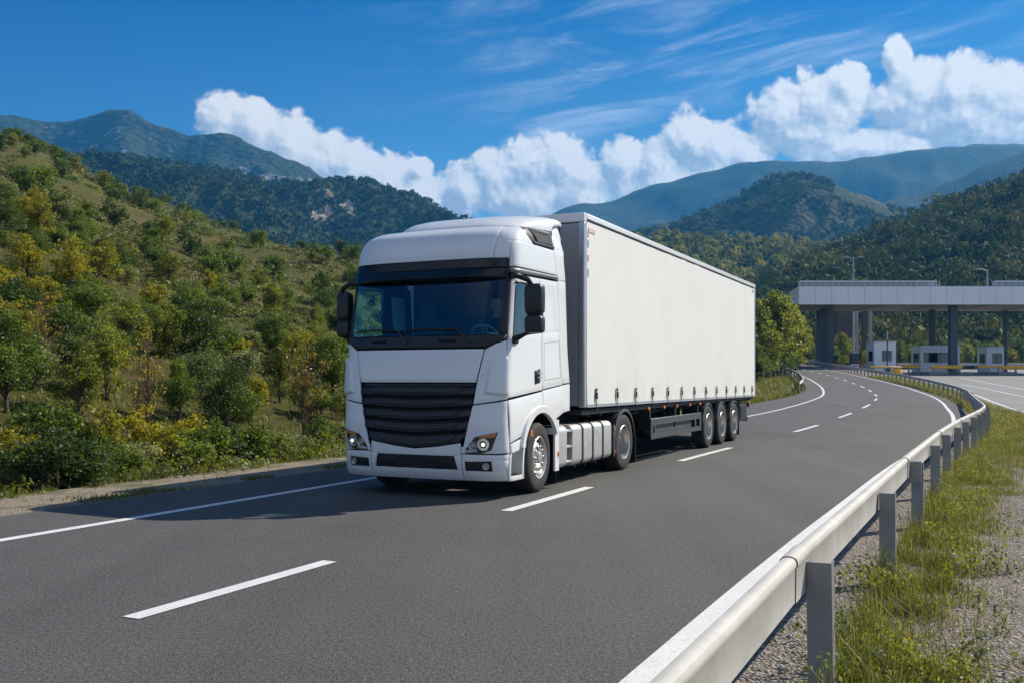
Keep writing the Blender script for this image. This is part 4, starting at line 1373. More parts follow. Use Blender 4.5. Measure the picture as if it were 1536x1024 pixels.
# ---- chassis, axles
mb=MB()
for sx in (-.43,.43): mb.box(sx-.04,sx+.04,.5,5.75,.72,1.00)
for y in (1.275,4.93): mb.tube([(-1.1,y,.487),(1.1,y,.487)],.075,10)
for y in (2.2,3.2,4.3,5.6): mb.box(-.43,.43,y-.06,y+.06,.75,.95)
mb.lathe([(.22,-.2),(.3,0),(.22,.2)],16,Matrix.Translation((0,4.93,.487)))
mb.box(-.55,.55,4.3,5.3,1.00,1.085)
mb.box(-.9,.9,2.1,2.6,.70,1.0)
mb.tube([(-.9,2.0,.62),(-.9,4.2,.62)],.18,12)
mb.build('chassis',M['chassis'],truck,bevel=.01)
# battery box / tank on the far side, rear mudguards of the tractor
for sg in (1,-1):
    mb=MB(); rows=[]
    for i in range(25):
        a=R_(172-i*7.0); r=.575
        rows.append([(sg*.60,4.93+r*math.cos(a),.487+r*math.sin(a)),(sg*1.275,4.93+r*math.cos(a),.487+r*math.sin(a)),(sg*1.285,4.93+(r-.03)*math.cos(a),.487+(r-.03)*math.sin(a)),(sg*1.285,4.93+(r-.055)*math.cos(a),.487+(r-.055)*math.sin(a))])
    mb.grid(rows)
    o=mb.build('mudguard',M['darkgrey'],truck,smooth=40,solid=.012)
    mb=MB(); mb.box(*sorted((sg*.62,sg*1.28)),5.495,5.51,.09,.52); mb.build('mud_flap',M['black'],truck)
    mb=MB(); mb.box(*sorted((sg*1.262,sg*1.282)),4.33,4.40,.28,.80)
    mb.build('mudguard_stay',M['darkgrey'],truck,bevel=.005)
    for z in (.74,.36):
        mb=MB(); mb.box(*sorted((sg*1.282,sg*1.296)),4.345,4.385,z-.025,z+.025); mb.build('marker_light',M['amber'],truck,bevel=.004)
    mb=MB(); mb.box(*sorted((sg*.80,sg*1.27)),1.875,1.885,.06,.30); mb.build('mud_flap',M['black'],truck)
    # tank
    mb=MB(); rows=[]
    x0,x1,z0,z1,rc=.58,1.262,.26,.885,.10
    poly=[]
    for cx_,cz_,a0 in ((x1-rc,z1-rc,0),(x0+rc,z1-rc,90),(x0+rc,z0+rc,180),(x1-rc,z0+rc,270)):
        for k in range(7):
            a=R_(a0+15*k); poly.append((sg*(cx_+rc*math.cos(a)),cz_+rc*math.sin(a)))
    mb.prism(poly,1,1.99,2.31); mb.prism(poly,1,2.53,4.27)
    poly2=[(sg*.6 if abs(x)<.7 else x-sg*.10,z if z<.8 else z-.0) for x,z in poly]
    mb.prism(poly2,1,2.31,2.53)
    tk=mb.build('fuel_tank',M['alu'],truck,bevel=.018,smooth=40,seg=3)
    mb=MB()
    for z in (.34,.565,.80):
        mb.box(*sorted((sg*1.13,sg*1.256)),2.315,2.525,z-.02,z+.02)
    mb.build('tank_step',M['silver'],tk,bevel=.006)
    mb=MB()
    for a,b in ((.365,.54),(.59,.775)): mb.box(*sorted((sg*1.10,sg*1.172)),2.325,2.515,a,b)
    mb.build('step_opening',M['liner'],tk)
    for y in (2.95,3.40,3.86):
        mb=MB(); n=len(poly); outer=[((abs(x)+.012)*sg if abs(x)>.7 else x,z+(.012 if z>.6 else -.012)) for x,z in poly]
        mb.prism(outer,1,y-.028,y+.028); mb.box(*sorted((sg*1.10,sg*1.14)),y-.02,y+.02,.20,.27)
        mb.build('tank_strap',M['darkgrey'],tk,bevel=.004,smooth=40)
    mb=MB(); mb.lathe([(.05,0),(.05,.03),(.035,.04),(0,.04)],14,Matrix.Translation((sg*1.0,3.65,.88))@Matrix.Rotation(R_(-90),4,'Y')); mb.build('filler_cap',M['black'],tk)

# ---- trailer
XT=1.295; TY0,TY1=2.95,16.0
def zfl(y): return 1.135-.05*(y-TY0)/(TY1-TY0)
ZTOP=4.165
mb=MB()
mb.box(-XT+.03,XT-.03,TY0+.05,TY1-.05,1.30,ZTOP-.03)
tb=mb.build('trailer_body',M['frontpanel'],truck)
mb=MB()   # front wall, in two leaves with a dark joint
mb.box(-XT+.12,.86,TY0+.005,TY0+.048,1.16,ZTOP-.16); mb.box(.885,XT-.10,TY0+.005,TY0+.048,1.16,ZTOP-.16)
mb.build('front_wall',M['frontpanel'],tb,bevel=.004)
mb=MB(); mb.box(.862,.883,TY0+.02,TY0+.045,1.16,ZTOP-.16); mb.box(-XT+.12,XT-.11,TY0+.02,TY0+.045,ZTOP-.158,ZTOP-.148); mb.build('joint_seal',M['black'],tb)
mb=MB()
for sx in (1,-1):
    mb.box(*sorted((sx*(XT-.11),sx*XT)),TY0-.01,TY0+.105,1.135,ZTOP-.145)
    mb.box(*sorted((sx*(XT-.08),sx*(XT+.002))),TY1-.09,TY1,1.085,ZTOP-.12)
mb.build('corner_post',M['silver'],tb,bevel=.02,seg=3)
mb=MB()
mb.box(-XT,XT,TY0-.012,TY0+.10,ZTOP-.145,ZTOP)
mb.box(-XT,XT,TY1-.09,TY1+.002,ZTOP-.118,ZTOP)
for sx in (1,-1): mb.box(*sorted((sx*(XT-.10),sx*(XT+.004))),TY0+.10,TY1-.09,ZTOP-.095,ZTOP)
mb.build('top_rail',M['white'],tb,bevel=.014)
mb=MB()
for sx in (1,-1): mb.box(*sorted((sx*(XT-.05),sx*(XT-.004))),TY0+.105,TY1-.09,ZTOP-.125,ZTOP-.097)
mb.build('curtain_track',M['liner'],tb)
rng_=random.Random(4)
BY=[3.45+1.006*i for i in range(13)]
for sx in (1,-1):
    mb=MB(); rows=[]; ny=260; nz=44
    for i in range(ny+1):
        y=TY0+.11+(TY1-TY0-.205)*i/ny; r=[]
        for j in range(nz+1):
            v=j/nz; zb=zfl(y)+.045; z=zb+(ZTOP-.118-zb)*v
            wob=.006*mnoise.noise(Vector((y*.55,z*.35,sx*3)))+.0035*mnoise.noise(Vector((y*1.9,z*.30,sx*5)))
            # the lower hem is drawn in at every buckle
            near=min(abs(y-b) for b in BY)
            pull=math.exp(-(z-zb)/.22)*(.012*math.exp(-(near/.10)**2)-.010*(1-math.exp(-(near/.30)**2)))
            hem=-.004 if z<zb+.30 else 0
            r.append((sx*(XT-.006+wob-pull+hem*0),y,z))
        rows.append(r)
    mb.grid(rows,flip=(sx<0))
    ct=link_mesh('curtain',mesh_raw(mb,'curtain',60),M['tarp'],tb)
    mb=MB()
    mb.v=[];mb.f=[]
    for y0,y1 in ((TY0+.10,TY1-.09),):
        mb.add([(sx*(XT-.07),y0,zfl(y0)-.0),(sx*(XT+.006),y0,zfl(y0)),(sx*(XT+.006),y1,zfl(y1)),(sx*(XT-.07),y1,zfl(y1)),
                (sx*(XT-.07),y0,zfl(y0)+.042),(sx*(XT+.006),y0,zfl(y0)+.042),(sx*(XT+.006),y1,zfl(y1)+.042),(sx*(XT-.07),y1,zfl(y1)+.042)],
               [(0,1,2,3),(4,5,6,7),(0,1,5,4),(1,2,6,5),(2,3,7,6),(3,0,4,7)])
    mb.build('side_raise',M['silver'],tb)
    for y in BY:
        mb=MB(); zb=zfl(y)
        mb.box(*sorted((sx*(XT+.0),sx*(XT+.010))),y-.014,y+.014,zb-.03,zb+.30)
        mb.box(*sorted((sx*(XT+.004),sx*(XT+.026))),y-.030,y+.030,zb+.13,zb+.235)
        mb.box(*sorted((sx*(XT+.004),sx*(XT+.020))),y-.024,y+.024,zb+.255,zb+.30)
        mb.box(*sorted((sx*(XT+.000),sx*(XT+.022))),y-.020,y+.020,zb-.05,zb+.005)
        mb.build('strap_buckle',M['black'],tb,bevel=.003)
# markings near the corners
mb=MB(); mb.box(XT-.002,XT+.0035,3.13,3.42,ZTOP-.285,ZTOP-.215); mb.build('marking',M['markpink'],tb)
mb=MB()
for z in (3.74,3.28): mb.box(XT-.002,XT+.0035,3.10,3.135,z-.10,z+.02)
mb.build('marking',M['markblue'],tb)
mb=MB()
for z in (3.90,3.52,): mb.box(XT-.002,XT+.0035,3.10,3.135,z-.10,z-.0)
mb.build('marking',M['markred'],tb)
mb=MB(); mb.box(XT-.002,XT+.0035,15.60,15.72,ZTOP-.24,ZTOP-.17); mb.build('marking',M['markblue'],tb)
mb=MB()
for x in (.55,.70): mb.box(x,x+.05,TY0-.02,TY0-.010,ZTOP-.085,ZTOP-.055)
mb.build('marker_light',M['black'],tb,bevel=.004)
# underside
mb=MB()
mb.box(-1.24,1.24,TY0+.02,TY1-.03,1.02,1.10)
for sx in (-.5,.5): mb.box(sx-.07,sx+.07,3.6,15.9,.80 if False else .86,1.03)
for i in range(22): y=3.4+i*.59; mb.box(-1.2,1.2,y-.03,y+.03,.98,1.03)
mb.box(-.60,.60,3.0,5.2,.99,1.03)
for y in YT:
    mb.tube([(-1.1,y,.487),(1.1,y,.487)],.07,10)
    for sx in (-.5,.5): mb.box(sx-.06,sx+.06,y-.45,y+.15,.55,.88)
for sx in (-.75,.75):
    mb.box(sx-.06,sx+.06,5.90,6.04,.35,1.0); mb.box(sx-.14,sx+.14,5.85,6.09,.22,.27); mb.box(sx-.04,sx+.04,5.93,6.01,.25,.40)
mb.box(-.75,.75,5.94,6.0,.62,.70)
mb.box(-1.0,-.55,8.0,10.0,.45,.95); mb.box(.58,1.05,14.35,15.5,.55,.95)
tf=mb.build('trailer_chassis',M['chassis'],truck,bevel=.008)
mb=MB(); mb.box(-1.15,1.15,15.55,15.68,.42,.55)
for sx in (-.6,.6): mb.box(sx-.05,sx+.05,15.5,15.7,.5,1.05)
mb.build('underrun_bar',M['black'],truck,bevel=.01)
for sg in (1,-1):
    mb=MB(); mb.box(*sorted((sg*.72,sg*1.18)),15.74,15.80,.80,.92); mb.build('tail_light',M['red'],truck,bevel=.01)
    mb=MB(); mb.box(*sorted((sg*.64,sg*1.20)),14.42,15.30,.46,.92); mb.box(*sorted((sg*1.2,sg*1.215)),14.5,15.2,.52,.86)
    mb.build('pallet_box',M['black'],truck,bevel=.02)
    # side guard
    mb=MB(); x0,x1=sorted((sg*1.225,sg*1.262))
    mb.box(x0,x1,6.50,10.22,.70,.83); mb.box(x0,x1,6.50,10.22,.43,.54)
    mb.box(x0,x1,6.50,6.64,.54,.70); mb.box(x0,x1,9.68,9.80,.54,.70); mb.box(x0,x1,10.08,10.22,.54,.70); mb.box(x0,x1,6.72,6.80,.54,.70)
    gd=mb.build('side_guard',M['darkgrey'],truck,bevel=.012)
    mb=MB(); mb.box(*sorted((sg*1.04,sg*1.20)),6.66,9.7,.52,.72)
    mb.build('guard_panel',M['grey_dark'] if 'grey_dark' in M else M['darkgrey'],gd,bevel=.01)
    mb=MB()
    for y in (6.57,8.3,10.1):
        mb.box(*sorted((sg*1.0,sg*1.222)),y-.03,y+.03,.60,1.0)
    mb.build('guard_bracket',M['chassis'],gd)
    for y in YT:
        mb=MB(); rows=[]
        for i in range(19):
            a=R_(168-i*8.7); r=.545
            rows.append([(sg*.95,y+r*math.cos(a),.487+r*math.sin(a)),(sg*1.27,y+r*math.cos(a),.487+r*math.sin(a)),(sg*1.278,y+(r-.02)*math.cos(a),.487+(r-.02)*math.sin(a)),(sg*1.278,y+(r-.05)*math.cos(a),.487+(r-.05)*math.sin(a))])
        mb.grid(rows); mb.build('mudguard',M['darkgrey'],truck,smooth=40,solid=.01)
    mb=MB(); mb.box(*sorted((sg*.95,sg*1.275)),14.02,14.035,.13,.62); mb.build('mud_flap',M['black'],truck)
    for y in (6.3,7.3,8.2,9.2,10.05):
        mb=MB(); mb.box(*sorted((sg*1.262,sg*1.29)),y-.045,y+.045,1.00,1.055); mb.build('marker_light',M['amber'],truck,bevel=.005)
# cables between cab and trailer
mb=MB()
for k in range(3):
    x=.35+.12*k
    mb.tube([(x,2.1,1.9),(x+.02,2.3,1.35+.04*k),(x,2.6,1.25),(x,2.85,1.6),(x,2.95,1.75)],.014,6)
mb.build('air_hose',M['black'],truck)

# ---- the driver, dim behind the tinted glass
def skin_figure(name, nodes, edges, root, mat, parent=None, sub=2):
    me=bpy.data.meshes.new(name); me.from_pydata([n[:3] for n in nodes],[],[]) if False else me.from_pydata([n[:3] for n in nodes],edges,[])
    o=bpy.data.objects.new(name,me); COL.objects.link(o)
    m=o.modifiers.new('skin','SKIN'); m.use_smooth_shade=True
    for i,n in enumerate(nodes):
        r=n[3]; me.skin_vertices[0].data[i].radius=(r if not hasattr(r,'__len__') else r[0], r if not hasattr(r,'__len__') else r[1])
    me.skin_vertices[0].data[root].use_root=True
    s_=o.modifiers.new('sub','SUBSURF'); s_.levels=sub; s_.render_levels=sub
    me.materials.append(mat)
    if parent: o.parent=parent
    return o
def P(x,y,z,r): return (x,y,z,r)
nd=[P(0,.0,0,.15),P(0,.02,.18,.145),P(0,.05,.36,.165),P(0,.05,.47,.11),P(0,.03,.545,.058),P(0,.0,.62,.075),P(0,-.02,.70,.092),P(0,-.015,.775,.075),
    P(.17,.05,.44,.07),P(.24,-.04,.20,.052),P(.21,-.27,.19,.038),P(-.17,.05,.44,.07),P(-.24,-.04,.20,.052),P(-.21,-.27,.19,.038),
    P(.10,-.08,-.02,.095),P(.12,-.42,.02,.068),P(.12,-.55,-.36,.045),P(.12,-.68,-.40,.04),
    P(-.10,-.08,-.02,.095),P(-.12,-.42,.02,.068),P(-.12,-.55,-.36,.045),P(-.12,-.68,-.40,.04)]
ed=[(0,1),(1,2),(2,3),(3,4),(4,5),(5,6),(6,7),(3,8),(8,9),(9,10),(3,11),(11,12),(12,13),(0,14),(14,15),(15,16),(16,17),(0,18),(18,19),(19,20),(20,21)]
ed=[(0,1),(1,2),(2,3),(3,4),(4,5),(5,6),(6,7),(2,8),(8,9),(9,10),(2,11),(11,12),(12,13),(0,14),(14,15),(15,16),(16,17),(0,18),(18,19),(19,20),(20,21)]
drv=skin_figure('person',nd,ed,0,M['skin'])
loc=truck.matrix_basis if False else (Matrix.Translation(truck.location)@Matrix.Rotation(-TH,4,'Z'))
drv.matrix_world=loc@Matrix.Translation((.62,1.24,1.96))
tag(drv,'driver sitting at the steering wheel behind the dark windscreen','person')
cl_nodes=[P(0,.0,0,.165),P(0,.02,.18,.16),P(0,.05,.36,.178),P(0,.05,.46,.10),P(.17,.05,.44,.085),P(.24,-.04,.20,.066),P(.21,-.22,.19,.05),P(-.17,.05,.44,.085),P(-.24,-.04,.20,.066),P(-.21,-.22,.19,.05)]
jk=skin_figure('jacket',cl_nodes,[(0,1),(1,2),(2,3),(2,4),(4,5),(5,6),(2,7),(7,8),(8,9)],0,M['jacket'],drv)
mb=MB(); mb.sphere((0,.005,.735),.098,14,10,(1,1.05,.95)); rows=None
hm=mb.mesh('hair',60)
bm=bmesh.new(); bm.from_mesh(hm); bmesh.ops.delete(bm,geom=[v for v in bm.verts if v.co.y<-.03 and v.co.z<.77],context='VERTS'); bm.to_mesh(hm); bm.free()
link_mesh('hair',hm,M['hair'],drv)
mb=MB()
for sx in (-1,1):
    mb.sphere((sx*.032,-.105,.715),.012,8,6); mb.sphere((sx*.085,.0,.70),.022,8,6,(.4,.8,1.3))
mb.tube([(0,-.105,.715),(0,-.13,.685),(0,-.11,.672)],[.009,.014,.010],6)
mb.tube([(-.025,-.102,.645),(0,-.108,.643),(.025,-.102,.645)],[.005,.008,.005],6)
mb.build('face',M['skin'],drv,smooth=60)
for sx in (-1,1):
    hn=[P(sx*.21,-.27,.19,.030),P(sx*.20,-.33,.20,.036)]; he=[(0,1)]
    for k in range(4):
        b=len(hn); x=sx*(.225-.018*k); L=[.9,1.05,1.0,.85][k]
        hn+= [P(x,-.36,.215-.004*k,.011),P(x-sx*.004,-.36-.035*L,.235,.0095),P(x-sx*.010,-.365-.035*L,.20,.0085)]
        he+= [(1,b),(b,b+1),(b+1,b+2)]
    b=len(hn); hn+= [P(sx*.165,-.33,.215,.011),P(sx*.150,-.36,.225,.009)]; he+=[(1,b),(b,b+1)]
    skin_figure('hand',hn,he,0,M['skin'],drv,1)
# ------------------------------------------------------------------ guard rails
def guardrail(name, label, s0, s1, off, spacing, splice_every, side=1, hz=.78, near_spacing=None, end_drop=False, cat='guardrail'):
    "side=+1: posts stand to the right of the beam (away from the road)"
    root_p, d = cl(s0, off(s0)); z0 = gz(root_p.x, root_p.y)
    root = empty(name, (root_p.x, root_p.y, z0)); tag(root, label, cat)
    O = Vector((root_p.x, root_p.y, z0))
    # beam: rounded top, flat back, two corrugations on the road face
    prof_ = [(.0,-.064),(.012,-.072),(.030,-.075),(.036,-.070),(.038,.088),(.044,.098),(.044,.118),(.036,.134),(.018,.141),(.0,.142),(-.020,.137),(-.032,.122),(-.036,.10),(-.036,.07),(-.030,.050),(-.010,.038),(-.010,.008),(-.030,-.006),(-.036,-.025),(-.032,-.052),(-.016,-.062)]
    mb = MB(); rows = []
    n = int((s1-s0)/.5)
    for i in range(n+1):
        s = s0+(s1-s0)*i/n; p, d = cl(s, off(s)); r = []
        q = Vector((d.y, -d.x))
        h = hz-.15
        if end_drop: h = hz-.15-.0*i
        zz = gz(p.x, p.y)
        for a, b in prof_+[prof_[0]]:
            v = p+q*(a*side); r.append((v.x-O.x, v.y-O.y, zz+h+b-O.z))
        rows.append(r)
    mb.grid(rows, flip=(side < 0))
    beam = mb.build('beam', M['galv'], root, smooth=32)
    # posts
    S = []; s = s0+.25
    if near_spacing:
        for v in near_spacing: S.append(v)
        s = S[-1]+spacing
    while s < s1-.2: S.append(s); s += spacing
    pm = MB()   # C-section, one shared mesh
    pm.box(-.060,.060,.0,.008,-.3,hz-.075); pm.box(-.060,-.052,.008,.10,-.3,hz-.075); pm.box(.052,.060,.008,.10,-.3,hz-.075)
    pme = pm.mesh('post', 30); pme.materials.append(M['galvpost'])
    bm_ = MB(); bm_.box(-.055,.055,-.06,.012,hz-.29,hz-.06); bme = bm_.mesh('spacer', 30); bme.materials.append(M['galvpost'])
    sm = MB(); nn = len(prof_)
    sm.grid([[(-.17+.34*k, a*1.12+.0, b*1.035) for a, b in prof_+[prof_[0]]] for k in (0, 1)])
    sm.grid([[(-.17+.34*k, a*1.02, b*1.0) for a, b in prof_+[prof_[0]]] for k in (0, 1)])
    sme = sm.mesh('splice', 40); sme.materials.append(M['galv'])
    for i, s in enumerate(S[:100]):
        p, d = cl(s, off(s)); q = Vector((d.y, -d.x))
        zz = gz(p.x, p.y); c = p+q*(.112*side)
        ang = math.atan2(q.x*side, -q.y*side) if False else math.atan2(d.y, d.x)
        po = link_mesh('post', pme, None, root)
        po.location = (c.x-O.x, c.y-O.y, zz-O.z)
        lean = random.uniform(-.02, .02)
        # local x across the rail, local y along it: the flat web faces the traffic
        po.rotation_euler = (lean, random.uniform(-.015, .015), math.atan2(q.y*side, q.x*side))
        if i in (3, 8):
            sp_ = link_mesh('spacer', bme, None, po)
            sp_.location = (-.012, -.01, 0)
        if splice_every and i % splice_every == 1 and i < 40:
            se = link_mesh('splice', sme, None, root)
            pp, dd = cl(s-.12, off(s-.12))
            se.location = (pp.x-O.x, pp.y-O.y, gz(pp.x, pp.y)+hz-.15-O.z)
            se.rotation_euler = (0, 0, math.atan2(dd.y, dd.x))
            se.scale = (1, -side, 1)
    return root
GR_OFF = lambda s: lin([-10, 5, 12, 20, 33, 60, 85, 110, 150], [4.24, 4.27, 4.42, 4.70, 5.05, 5.0, 4.35, 3.75, 3.5], s)
guardrail('guardrail', 'long galvanised crash barrier with grey posts between the road and the gravel verge', .6, 152, GR_OFF, 1.9, 2, 1, .765, [1.7, 4.95, 8.15, 11.25, 14.15, 16.9, 19.6, 22.2, 24.6, 26.8])
GL_OFF = lambda s: lin([70, 76, 90, 110, 160], [-5.15, -4.8, -4.4, -4.2, -4.2], s)
guardrail('guardrail', 'short curved crash barrier on the grass beside the road behind the trailer', 72, 150, GL_OFF, 4.0, 0, -1, .80)

# ------------------------------------------------------------------ toll plaza
def at(u, D): return (u-768)/F_PX*D
def zat(v, D): return CAM_H+(V_HOR-v)/F_PX*D
def xyz(u, D): x = at(u, D); return x, D, gz(x, D)
D0, D1 = 128.0, 141.5
zb, zt = zat(456.5, D0), zat(430, D0)
can = empty('toll_canopy', (at(1300, 134), 134, gz(at(1300, 134), 134)))
tag(can, 'wide flat toll plaza canopy with pale panelled edge on dark columns', 'canopy')
CO = Vector(can.location)
def loc(x, y, z): return (x-CO.x, y-CO.y, z-CO.z)
XR = 125.0
plan = [(at(1198,D0),D0),(XR,D0),(XR,D1),(at(1225,D1),D1),(at(1185,137),137)]
mb = MB(); n = len(plan)
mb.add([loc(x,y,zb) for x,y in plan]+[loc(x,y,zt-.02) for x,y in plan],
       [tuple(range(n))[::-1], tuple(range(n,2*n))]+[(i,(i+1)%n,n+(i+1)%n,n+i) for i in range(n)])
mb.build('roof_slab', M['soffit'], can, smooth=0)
# cladding panels along the edges, a dark joint between neighbours
mb = MB()
def clad(a, b, w_):
    a = Vector(a); b = Vector(b); L = (b-a).length; d = (b-a)/L; q = Vector((d.y, -d.x))
    k = max(1, int(round(L/w_)))
    for i in range(k):
        p0 = a+d*(L*i/k+.02); p1 = a+d*(L*(i+1)/k-.02)
        o0, o1 = q*.06, q*.005
        vs = [p0+o1, p1+o1, p1+o0, p0+o0]
        mb.add([loc(v.x, v.y, zb-.04) for v in vs]+[loc(v.x, v.y, zt) for v in vs], [(3,2,1,0),(4,5,6,7),(0,1,5,4),(1,2,6,5),(2,3,7,6),(3,0,4,7)])
clad(plan[0], plan[1], 2.15); clad(plan[4], plan[0], 2.2); clad(plan[3], plan[4], 2.2)
mb.build('edge_panels', M['fascia'], can, smooth=0)
mb = MB()
mb.add([loc(x,y,zt+.003) for x,y in plan]+[loc(x,y,zt+.10) for x,y in plan],
       [tuple(range(n))[::-1], tuple(range(n,2*n))]+[(i,(i+1)%n,n+(i+1)%n,n+i) for i in range(n)])
mb.build('roof_coping', M['grey'], can, smooth=0)
# soffit beams
mb = MB()
for i in range(12):
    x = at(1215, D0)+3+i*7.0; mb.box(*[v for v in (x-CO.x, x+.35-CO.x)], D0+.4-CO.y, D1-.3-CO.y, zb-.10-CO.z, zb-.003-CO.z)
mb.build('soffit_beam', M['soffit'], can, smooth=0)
def column(u, D, wpx, mat, ztop=None):
    x, y, z = xyz(u, D); w_ = wpx/F_PX*D/2
    mb = MB(); t = (ztop or zb)-.003
    mb.box(x-w_-CO.x, x+w_-CO.x, y-w_-CO.y, y+w_-CO.y, z-.3-CO.z, t-CO.z)
    mb.box(x-w_*1.25-CO.x, x+w_*1.25-CO.x, y-w_*1.25-CO.y, y+w_*1.25-CO.y, z-.3-CO.z, z+.35-CO.z)
    mb.build('column', mat, can, bevel=.06)
column(1244.5, 131.5, 9.5, M['column']); column(1234.5, 136, 7.5, M['column']); column(1227.5, 140, 5.5, M['column'])
column(1429, 131, 10.5, M['column']); column(1398, 139, 7.5, M['bluegrey_dark']); column(1507.5, 139, 5, M['column'])
column(1640, 131, 10.5, M['column']); column(1620, 139, 7, M['column'])
# low glazed parapet strips on the roof
def roof_strip(u0, u1):
    mb = MB(); D = 134
    x0, x1 = at(u0, D), at(u1, D); za = zt+.10
    zt2 = zat(421.8, D)
    mb.box(x0-CO.x, x1-CO.x, D-.5-CO.y, D+.5-CO.y, zt2-.22-CO.z, zt2-CO.z)
    k = int((x1-x0)/.9)
    for i in range(k+1):
        x = x0+(x1-x0-.12)*i/k
        mb.box(x-CO.x, x+.12-CO.x, D-.45-CO.y, D-.35-CO.y, za-.08-CO.z, zt2-.22-CO.z)
    mb.box(x0-CO.x, x1-CO.x, D+.2-CO.y, D+.3-CO.y, za-.08-CO.z, zt2-.22-CO.z)
    mb.build('roof_light_strip', M['railwhite'], can, smooth=0)
roof_strip(1198, 1403); roof_strip(1490, 1640)

def lamp_post(u, D, vtop, label, base=None, arms=2):
    x, y, z = xyz(u, D)
    if base is not None: z = base
    r = empty('lamp_post', (x, y, z)); tag(r, label, 'street lamp', )
    h = zat(vtop, D)-z
    mb = MB(); mb.tube([(0,0,-.2 if base is None else 0),(0,0,h*.5),(0,0,h)], [.19,.15,.10] if h > 8 else [.13,.11,.08], 10); mb.box(-.25,.25,-.25,.25,-.2 if base is None else 0,.12)
    mb.build('pole', M['lampsteel'], r)
    for sx in ((-1, 1) if arms == 2 else (-1,)):
        mb = MB(); mb.tube([(0,0,h-.25),(sx*.7,0,h-.05),(sx*1.0,0,h)], [.06,.05,.045], 6)
        mb.box(min(sx*.75,sx*1.55), max(sx*.75,sx*1.55), -.18,.18,h-.06,h+.10)
        mb.build('lamp_head', M['lampsteel'], r, bevel=.03)
    return r
lamp_post(1280, 155, 386, 'tall grey double-headed lamp post rising behind the left end of the toll canopy')
lamp_post(1481, 136, 404, 'small lamp post standing on the canopy roof at the right', base=zt+.10, arms=1)

# weathered towers and white masts behind the canopy
def pier(u0, u1, D, vtop, label, mast):
    xa, xb = at(u0, D), at(u1, D); z = gz((xa+xb)/2, D); r = empty('concrete_pier', ((xa+xb)/2, D, z)); tag(r, label, 'concrete pier')
    w_ = (xb-xa)/2; h = zat(vtop, D)-z
    mb = MB()
    rows = []
    for zz, k in ((-.4,1.06),(h*.3,1.02),(h*.7,.98),(h,.94)):
        rows.append([(-w_*k,-w_*.8,zz),(w_*k,-w_*.8,zz),(w_*k,w_*.8,zz),(-w_*k,w_*.8,zz),(-w_*k,-w_*.8,zz)])
    mb.grid(rows); mb.add([rows[-1][i] for i in range(4)], [(0,1,2,3)])
    for i in range(5):
        mb.box(-w_*.25, w_*.02, -w_*.86, -w_*.7, h*(.15+.17*i), h*(.24+.17*i))
    mb.build('shaft', M['browntower'], r, bevel=.08)
    mb = MB(); 
    x0 = w_*1.12
    for dx in ((0, .55) if mast > 1 else (0, .35)):
        mb.box(x0+dx, x0+dx+(.32 if mast > 1 else .16), -.9, -.6, -.3, h+.2)
    k = int(h/.8)
    for i in range(k): mb.box(x0+.1, x0+.7 if mast > 1 else x0+.4, -.8,-.7, .4+i*.8, .5+i*.8)
    mb.build('ladder_mast', M['lampsteel'], r)
pier(1251, 1276, 172, 448, 'broad weathered brown concrete pier with a pale ladder mast behind the left columns', 2)
pier(1293, 1300.5, 168, 450, 'narrow brown concrete pier with a white ladder mast left of the white booth', 1)

